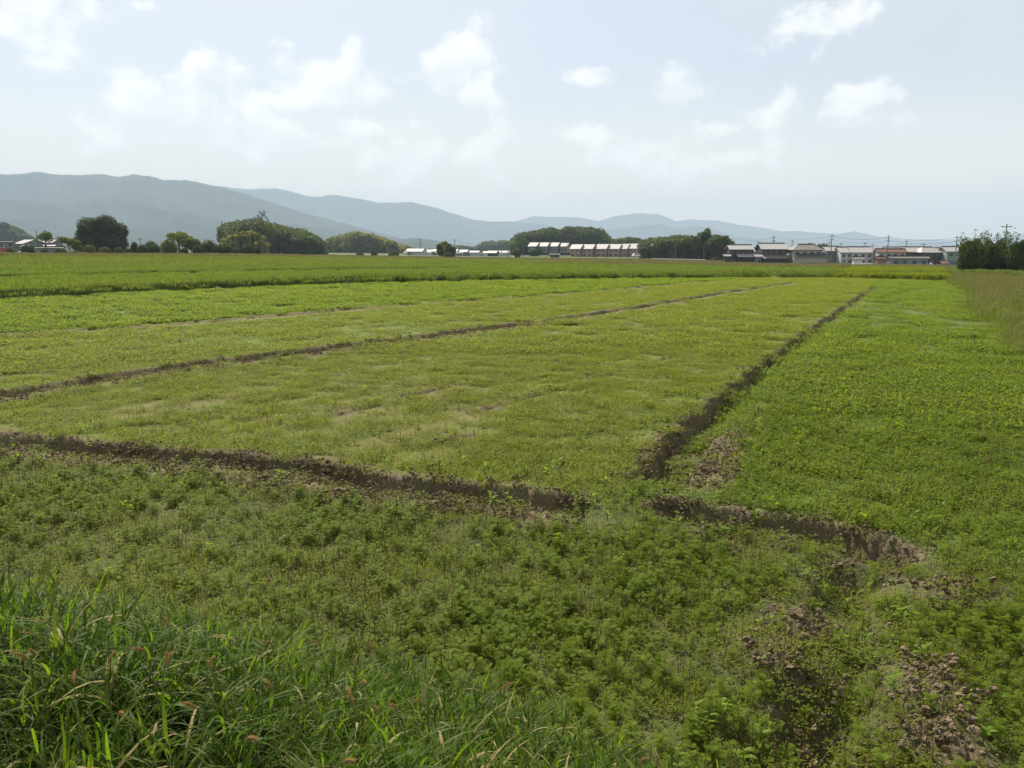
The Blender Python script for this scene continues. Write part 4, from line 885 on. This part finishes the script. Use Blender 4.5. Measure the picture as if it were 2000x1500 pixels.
GNT = {}
def scatter(name, coll, pts, label, cat, smin=.8, smax=1.2, tilt=0.12, yaw=True):
    n = len(pts)
    if n == 0: return
    me = bpy.data.meshes.new(name); me.vertices.add(n); me.vertices.foreach_set('co', np.asarray(pts, dtype=np.float32).ravel())
    def attr(nm, typ, data, key):
        a_ = me.attributes.new(nm, typ, 'POINT'); a_.data.foreach_set(key, np.asarray(data).ravel())
    rot = np.stack([rng.normal(0, tilt, n), rng.normal(0, tilt, n), rng.uniform(0, 6.283, n)], 1).astype(np.float32)
    attr('rot', 'FLOAT_VECTOR', rot, 'vector'); attr('scl', 'FLOAT', rng.uniform(smin, smax, n).astype(np.float32), 'value')
    attr('idx', 'INT', rng.integers(0, len(PROTO[coll].objects), n).astype(np.int32), 'value')
    o = bpy.data.objects.new(name, me); col.objects.link(o); tag(o, label, cat, kind='stuff')
    if coll not in GNT:
        ng = bpy.data.node_groups.new('cover_' + coll, 'GeometryNodeTree'); ng.interface.new_socket('Geometry', in_out='INPUT', socket_type='NodeSocketGeometry'); ng.interface.new_socket('Geometry', in_out='OUTPUT', socket_type='NodeSocketGeometry')
        gi = ng.nodes.new('NodeGroupInput'); go = ng.nodes.new('NodeGroupOutput'); ip = ng.nodes.new('GeometryNodeInstanceOnPoints'); ci = ng.nodes.new('GeometryNodeCollectionInfo')
        ci.inputs['Collection'].default_value = PROTO[coll]; ci.inputs['Separate Children'].default_value = True; ci.inputs['Reset Children'].default_value = True
        ip.inputs['Pick Instance'].default_value = True
        def na(nm, ty): q = ng.nodes.new('GeometryNodeInputNamedAttribute'); q.data_type = ty; q.inputs['Name'].default_value = nm; return q.outputs['Attribute']
        ng.links.new(gi.outputs[0], ip.inputs['Points']); ng.links.new(ci.outputs[0], ip.inputs['Instance']); ng.links.new(na('idx', 'INT'), ip.inputs['Instance Index'])
        er = ng.nodes.new('FunctionNodeEulerToRotation'); ng.links.new(na('rot', 'FLOAT_VECTOR'), er.inputs[0]); ng.links.new(er.outputs[0], ip.inputs['Rotation'])
        ng.links.new(na('scl', 'FLOAT'), ip.inputs['Scale']); ng.links.new(ip.outputs[0], go.inputs[0]); GNT[coll] = ng
    md = o.modifiers.new('cover', 'NODES'); md.node_group = GNT[coll]
    return o
def sample(r0, r1, dens, amax=43):
    """random points in the visible wedge (a bit wider), uniform per area"""
    area = (r1 * r1 - r0 * r0) * math.radians(amax); n = int(area * dens)
    r = np.sqrt(rng.uniform(r0 * r0, r1 * r1, n)); a = rng.uniform(-math.radians(amax), math.radians(amax), n)
    x, y = r * np.sin(a), r * np.cos(a); z, s, fl = terrain(x, y); return x, y, z, s, covers(x, y), fl
def pk(x, y, z, k, dz=0.0): return np.stack([x[k], y[k], z[k] + dz], 1)
rnd = lambda n: rng.random(n)

# near foreground 3 - 16 m
x, y, z, s, c, fl = sample(3.4, 17, 150)
nf = fbm(x * .55, y * .55, 301, 3); nf2 = fbm(x * 1.6, y * 1.6, 305, 2)
chan, _, _ = sdist(x, y, PL['H']); thin = np.exp(-(chan / .7) ** 2)
pf = np.where(c == 0, sstep(.40, .62, nf) * .6 + .22 * sstep(.3, .7, nf2) + .1, np.where(c == 1, .15 + .40 * sstep(.4, .65, nf), np.where(c == 2, .03, 0.0)))
pf = .8 * pf * (1 - np.clip(s * 1.7, 0, 1)) * (1 - .7 * thin)
k = rnd(len(x)) < pf
scatter('feathery_weeds', 'feather', pk(x, y, z, k), 'feathery grey-green weeds covering the near strip of the field', 'weeds', .5, 1.1, .15)
x, y, z, s, c, fl = sample(3.4, 18, 26)
k = (np.isin(c, [0])) & (rnd(len(x)) > s * .75)
scatter('seedling_carpet', 'seed_near', pk(x, y, z, k, .004), 'low carpet of small pale seedlings between the near weeds', 'ground cover', .8, 1.2, .08)
x, y, z, s, c, fl = sample(8, 27, 12)
bz = bare(x, y)
k = np.isin(c, [2, 3]) & (rnd(len(x)) > s * .9) & (rnd(len(x)) > bz * .8)
scatter('field_weeds', 'mid_near', pk(x, y, z, k, .004), 'thin yellow-green weeds over the middle strip of the field', 'ground cover', .8, 1.25, .06)
x, y, z, s, c, fl = sample(5, 27, 10)
k = np.isin(c, [1]) & (rnd(len(x)) > s * .85)
scatter('field_weeds', 'right_near', pk(x, y, z, k, .004), 'denser green weeds over the right-hand field', 'ground cover', .8, 1.25, .06)
x, y, z, s, c, fl = sample(4, 20, 24)
nf = fbm(x * .8, y * .8, 333, 3)
k = np.isin(c, [0, 1, 2]) & (rnd(len(x)) < sstep(.45, .65, nf) * .8) & (rnd(len(x)) > s * 1.3)
scatter('fine_grass', 'fine_grass', pk(x, y, z, k), 'fine grass tufts dotted among the near weeds', 'grass', .7, 1.5, .15)
x, y, z, s, c, fl = sample(4, 22, 5)
nf = fbm(x * .6, y * .6, 343, 3)
k = np.isin(c, [0, 1, 2]) & (rnd(len(x)) < (.12 + sstep(.5, .7, nf) * .5) * np.where(c == 2, .3, 1)) & (rnd(len(x)) > s * 1.3)
scatter('reddish_stems', 'stems', pk(x, y, z, k), 'thin reddish upright stems among the near weeds', 'weeds', .7, 1.3, .1)
x, y, z, s, c, fl = sample(4, 24, 12)
ds = np.minimum.reduce([np.abs(sdist(x, y, PL[q])[0]) for q in 'ABCDH'])
k = np.isin(c, [0, 1, 2]) & (rnd(len(x)) < np.where(ds < 1.1, .28, .07)) & ((s < .5) | (rnd(len(x)) < .25))
scatter('broadleaf_weeds', 'broad', pk(x, y, z, k), 'small light green broad-leaved weeds along the ditches', 'weeds', .6, 1.5, .15)
x, y, z, s, c, fl = sample(3.6, 34, 60)
k = (rnd(len(x)) < s * .9) & (np.hypot(x, y) < 14) | ((rnd(len(x)) < s * .5) & (s > .4))
scatter('soil_clods', 'clods', pk(x, y, z, k), 'crumbly brown soil clods along the cut ditches', 'soil', .6, 1.5, .4)
x, y, z, s, c, fl = sample(3.6, 30, 9)
k = (rnd(len(x)) < s * .45) & (s > .3)
scatter('soil_clods', 'lumps', pk(x, y, z, k), 'larger loose lumps of soil on the ditch edges', 'soil', .5, 1.6, .6)
x, y, z, s, c, fl = sample(3.6, 30, 30)
k = (s > .2) & (rnd(len(x)) < .55)
scatter('seedling_carpet', 'sprinkle', pk(x, y, z, k, .01), 'sprinkled small seedlings growing on the bare ditch soil', 'ground cover', .7, 1.5, .25)
# foreground bank grass
x, y, z, s, c, fl = sample(1.9, 9.5, 85, 50)
bs, _, _ = sdist(x, y, BK)
edge = .35 * (fbm(x * 1.2, y * 1.2, 361, 3) - .5)
k = (bs < .12 + edge) & (x < 1.05 + edge) & (rnd(len(x)) < .95) 
gp = pk(x, y, z, k)
scatter('bank_grass', 'clump', gp, 'tall dark foxtail grass leaning over the near bank', 'grass', .7, 1.25, .2)
k = (bs < .1) & (x >= .95) & (rnd(len(x)) < .12)
scatter('bank_grass', 'clump', pk(x, y, z, k), 'sparse dark grass tufts at the foot of the near bank on the right', 'grass', .3, .7, .2)

# 17 - 100 m
x, y, z, s, c, fl = sample(16, 34, 2.6)
fe = np.isin(c, [1]) ; k = fe & (rnd(len(x)) > s * 1.2)
scatter('field_weeds', 'green_far', pk(x, y, z, k), 'fresh green weeds further back in the right-hand field', 'ground cover', .75, 1.2, .03)
x, y, z, s, c, fl = sample(24, 100, 2.1)
bz = bare(x, y)
k = np.isin(c, [2, 3]) & (rnd(len(x)) > s * 1.25) & (rnd(len(x)) > bz * .25)
scatter('field_weeds', 'mid_far', pk(x, y, z, k), 'yellow-green weeds further back between the furrows', 'ground cover', .7, 1.15, .02)
x2, y2, z2, s2, c2, _ = sample(28, 100, 1.5)
k2 = np.isin(c2, [4]) & (rnd(len(x2)) > s2 * 1.25)
scatter('field_weeds', 'bright_far', pk(x2, y2, z2, k2), 'bright yellow-green large-leaved weeds in the far strip', 'ground cover', .7, 1.15, .02)
x3, y3, z3, s3, c3, _ = sample(33, 100, 1.5)
k3 = np.isin(c3, [1]) & (rnd(len(x3)) > s3 * 1.25)
scatter('field_weeds', 'green_far', pk(x3, y3, z3, k3), 'green weeds at the far end of the right-hand field', 'ground cover', .7, 1.15, .02)
x, y, z, s, c, fl = sample(12, 100, 1.9)
k = (c == 6)
rr = np.interp(y, [10, 17, 23, 43, 68, 90], [11.4, 12.0, 15.2, 25.2, 38.5, 50]) + 4.5 * (fbm(x * .22, y * .12, 431, 3) - .5)
kb = k & (rnd(len(x)) < sstep(-.6, 2.2, x - rr) * .75)
scatter('rough_grass', 'brown_rough', pk(x, y, z, kb), 'rough brownish seeding grass at the right edge of the field', 'grass', .6, 1.15, .08)
scatter('rough_grass', 'bank_mid', pk(x, y, z, kb & (fbm(x * .3, y * .3, 441, 3) > .5) & (y > 22)), 'green tussocks inside the rough brown grass', 'grass', .5, .95, .08)
kg = k & (rnd(len(x)) < .9)
scatter('field_weeds', 'green_far', pk(x, y, z, kg), 'green weeds beneath the rough brown grass', 'ground cover', .7, 1.15, .02)
# bank F : tall dark grass
x, y, z, s, c, fl = sample(40, 135, 2.6)
px = 1000 + FPX * x / y
wdt = np.interp(px, [0, 600, 1000, 1550], [3.4, 4.2, 4, 3.5])
k = (fl > -.2) & (fl < wdt) & (rnd(len(x)) < np.interp(px, [0, 800, 1050, 1600], [1, .7, .2, .12]))
scatter('bank_grass', 'bank_far', pk(x, y, z, k), 'band of tall dark grass on the bank along the back of the field', 'grass', .75, 1.15, .05)
k = (fl > -.2) & (fl < 3.5) & (px > 700) & (rnd(len(x)) < .7)
scatter('bank_grass', 'bank_mid', pk(x, y, z, k), 'lighter green grass on the right part of the bank behind the field', 'grass', .75, 1.15, .05)
# beyond F
x, y, z, s, c, fl = sample(55, 330, .42)
r = np.hypot(x, y); px = 1000 + FPX * x / y; df = np.interp(px, ZX, ZD); u = (r - 95) / (df - 95)
be = (c == 5) & (fl > 2.5) & (r < df + 25)
bandn = fbm(x * .02, y * .06, 401, 3)
topz = be & (u > .86)
scatter('meadow_grass', 'seedy_far', pk(x, y, z, topz & (rnd(len(x)) < .55)), 'pinkish-brown seeding grass along the far edge of the meadow', 'grass', .7, 1.2, .05)
brt = be & (u > .28) & (u <= .9) & (px < 1150) & (rnd(len(x)) < .9)
scatter('meadow_grass', 'brt_far', pk(x, y, z, brt), 'bright green tall grass on the rising far meadow', 'grass', .6, 1.2, .05)
olv = be & ~brt & (u < .9)
scatter('meadow_grass', 'olive_far', pk(x, y, z, olv), 'olive green meadow grass beyond the dark bank', 'grass', .7, 1.2, .05)
rt = be & (px > 1050) & (u > .3) & (rnd(len(x)) < .22)
scatter('meadow_grass', 'seedy_far', pk(x, y, z, rt), 'pale brown seeding grass before the right-hand houses', 'grass', .5, .9, .05)
# low weed line strip on the left (second dark line)
x, y, z, s, c, fl = sample(60, 170, 1.5)
r = np.hypot(x, y); px = 1000 + FPX * x / y
k = (px < 900) & (np.abs(r - np.interp(px, [0, 900], [100, 122])) < 3.0)
scatter('bank_grass', 'bank_far', pk(x, y, z, k), 'second thinner band of dark grass across the left meadow', 'grass', .6, 1.0, .05)
# rice plot
poly = [P(1632, 544), P(1850, 549), W(1828, 530, 112)[:2], W(1672, 528, 116)[:2]]
poly = [(p[0], p[1]) for p in poly]
def inpoly(x, y, pl):
    k = np.ones(x.shape, bool)
    for a, b in zip(pl, pl[1:] + pl[:1]): k &= ((b[0] - a[0]) * (y - a[1]) - (b[1] - a[1]) * (x - a[0])) > 0
    return k
x, y, z, s, c, fl = sample(70, 125, 4.5)
k = inpoly(x, y, poly)
scatter('rice_plot', 'rice', pk(x, y, z, k), 'small plot of upright yellow-green rice before the right-hand houses', 'rice', .8, 1.0, .03)

# ------------------------------------------------------------------ individual foreground plants
def foxtail(seed):
    random.seed(seed); root = empty('foxtail', (0, 0, 0))
    h = random.uniform(.42, .62); d = rdir(); ln = random.uniform(.03, .12); top = d * ln + np.array([0, 0, h])
    g = G(); g.tube([(0, 0, -.03), tuple(d * ln * .35 + np.array([0, 0, h * .55])), tuple(top)], [.002, .0017, .0012], 5); g.build('stalk', M['gstem'], root)
    g = G(); L_ = random.uniform(.035, .055); th = random.uniform(.6, 1.4); pts = [top]
    for k in range(6): pts.append(pts[-1] + (d * math.cos(th) + np.array([0, 0, 1]) * math.sin(th)) * L_ / 6); th -= random.uniform(.05, .22)
    g.tube([tuple(p) for p in pts], [.0018, .0028, .0033, .0033, .0030, .0024, .001], 8)
    for k in range(170):
        u = random.random() * 5.9; i = int(u); p = pts[i] * (1 - (u - i)) + pts[i + 1] * (u - i); a = sph(1)[0]; ax = pts[-1] - pts[0]; ax = ax / np.linalg.norm(ax); a = a - ax * a.dot(ax); a /= np.linalg.norm(a)
        e = p + a * random.uniform(.005, .009) + ax * .006; b = p + a * .002; w = np.cross(a, ax) * .0005
        g.add([b - w, b + w, e + w * .3, e - w * .3], [(0, 1, 2, 3)])
    g.build('seed_head', M['spike'], root); return root
def copy_tree(o, parent=None):
    c = o.copy(); col.objects.link(c); c.parent = parent
    for ch in list(o.children): copy_tree(ch, c)
    return c
fx = [foxtail(500 + k) for k in range(6)]; used = set()
FXP = [(30, 1215), (95, 1215), (180, 1270), (30, 1270), (140, 1350), (215, 1310), (270, 1370), (320, 1275), (345, 1235), (80, 1210), (490, 1165), (535, 1135), (553, 1155), (615, 1165), (645, 1230), (470, 1210), (400, 1230), (420, 1330), (365, 1340), (650, 1280), (690, 1285), (730, 1150), (840, 1225), (640, 1420), (580, 1370), (690, 1340), (710, 1425), (765, 1370), (875, 1365), (930, 1345), (60, 1480), (190, 1490), (275, 1460), (345, 1500), (430, 1420), (445, 1500), (815, 1420), (950, 1400), (1220, 1490), (1290, 1480), (700, 1330), (560, 1260), (245, 1200), (170, 1140), (110, 1300), (325, 1250)]
for i, (px, py) in enumerate(FXP):
    # root each plant on the bank so that its head stands roughly in that direction
    x, y = P(px, py, 0.75 if py > 1200 else .55); y -= .0; zz = gz(x, y)
    for _ in range(6): x, y = P(px, py, zz + .55); zz = gz(x, y)
    o = fx[i % 6] if i < 6 else copy_tree(fx[i % 6]); o.location = (x, y, zz); o.rotation_euler = (0, 0, random.uniform(0, 6.28)); s_ = random.uniform(.9, 1.15); o.scale = (s_, s_, s_)
    band = 0 if py < 1200 else 1 if py < 1300 else 2 if py < 1400 else 3
    lo, hi = [(0, 1200), (1200, 1300), (1300, 1400), (1400, 2000)][band]
    rank = sorted([q for q in FXP if lo <= q[1] < hi]).index((px, py))
    ordn = ['leftmost', 'second', 'third', 'fourth', 'fifth', 'sixth', 'seventh', 'eighth', 'ninth', 'tenth', 'eleventh', 'twelfth', 'thirteenth', 'fourteenth', 'fifteenth', 'sixteenth', 'seventeenth'][rank]
    tag(o, 'tan bristly foxtail, %s from the left in the %s band of heads' % (ordn, ['farthest', 'upper middle', 'lower middle', 'nearest'][band]), 'foxtail', 'foxtails in the near grass')
# broad-leaved weeds standing out in the ditches
bp = []
for k in range(4):
    random.seed(700 + k); root = empty('broadleaf_weed', (0, 0, 0)); g = G(); g.tube([(0, 0, -.03), (.005, 0, .09), (0, .01, .17)], [.004, .003, .002], 6); g.build('stem', M['gstem'], root)
    g = G()
    for j in range(11): strip(g, (0, 0, .03 + .14 * j / 11), rdir(), random.uniform(.3, 1.0), random.uniform(.07, .12), .032, random.uniform(.5, 1.2), 5, 0, fold=.2, prof=lambda u: math.sin(math.pi * min(1, u * .93 + .07)) ** .8)
    g.build('leaves', M['broad'], root); bp.append(root)
WD = [(1665, 1290, 'large-leaved pale weed leaning over the lower ditch'), (1745, 1345, 'pale broad-leaved weed alone on the bottom of the lower ditch'), (1640, 1270, 'leafy weed on the left lip of the lower ditch'), (1690, 1265, 'smaller weed behind the leaning large-leaved weed'), (1740, 1255, 'cluster weed on the right side of the lower ditch'),
      (1760, 1210, 'upright weed between the lower ditch and the right mound'), (1800, 1290, 'weed beside the right-hand lower mound'), (1160, 975, 'pale leafy weed at the meeting of the ditches'), (1130, 990, 'second pale weed left of the meeting of the ditches'), (1185, 1015, 'spiky weed in the gap between the two front ditches'),
      (1180, 950, 'tiny pale weed above the ditch meeting point'), (1435, 1000, 'star-shaped weed on the rim of the right front ditch'), (1475, 1000, 'second star-shaped weed on the rim, a little to the right'), (1010, 985, 'weed standing in the front ditch near its right end'), (960, 985, 'weed in the front ditch left of the meeting point'),
      (255, 885, 'tall pale weed growing from the front ditch at the left'), (175, 880, 'weed in the front ditch left of the tall pale one'), (100, 870, 'pale weed in the front ditch near the left edge'), (30, 865, 'leafy weed in the front ditch at the far left'), (345, 905, 'weed in the front ditch right of the tall pale one'),
      (545, 930, 'weed at the foot of the front ditch wall'), (765, 1005, 'yellow-green weed on the soil below the front ditch'), (310, 940, 'weed on the near soil ridge at the left'), (250, 945, 'second weed on the near soil ridge at the left'), (1580, 1130, 'pale weed in the near growth below the right front ditch'), (1090, 915, 'lone pale weed on the wall start of the long ditch')]
for i, (px, py, lb) in enumerate(WD):
    zz = 0
    for _ in range(5): x, y = P(px, py + 8, zz); zz = gz(x, y)
    o = bp[i] if i < 4 else copy_tree(bp[i % 4]); o.location = (x, y, zz); o.rotation_euler = (0, 0, i * 1.3); s_ = (1.0 if y > 8 else .9) * random.uniform(.8, 1.2); o.scale = (s_, s_, s_)
    tag(o, lb, 'weed', 'broad-leaved weeds in the ditches')

# ------------------------------------------------------------------ haze
g = G(); g.box(-12600, 12600, -12600, 12600, -14, 720)
hz = g.build('haze', M['white']); hz.data.materials.clear()
q, t_ = mat_new('haze_air'); pv = nd(t_, 'ShaderNodeVolumePrincipled', inp={'Color': (.57, .72, .88, 1), 'Density': 1.5e-4, 'Anisotropy': .05})
o_ = t_.nodes.new('ShaderNodeOutputMaterial'); t_.links.new(pv.outputs[0], o_.inputs['Volume']); hz.data.materials.append(q)
q.cycles.homogeneous_volume = True if hasattr(q.cycles, 'homogeneous_volume') else False
tag(hz, 'thin pale summer haze over the whole valley', 'haze', kind='stuff')
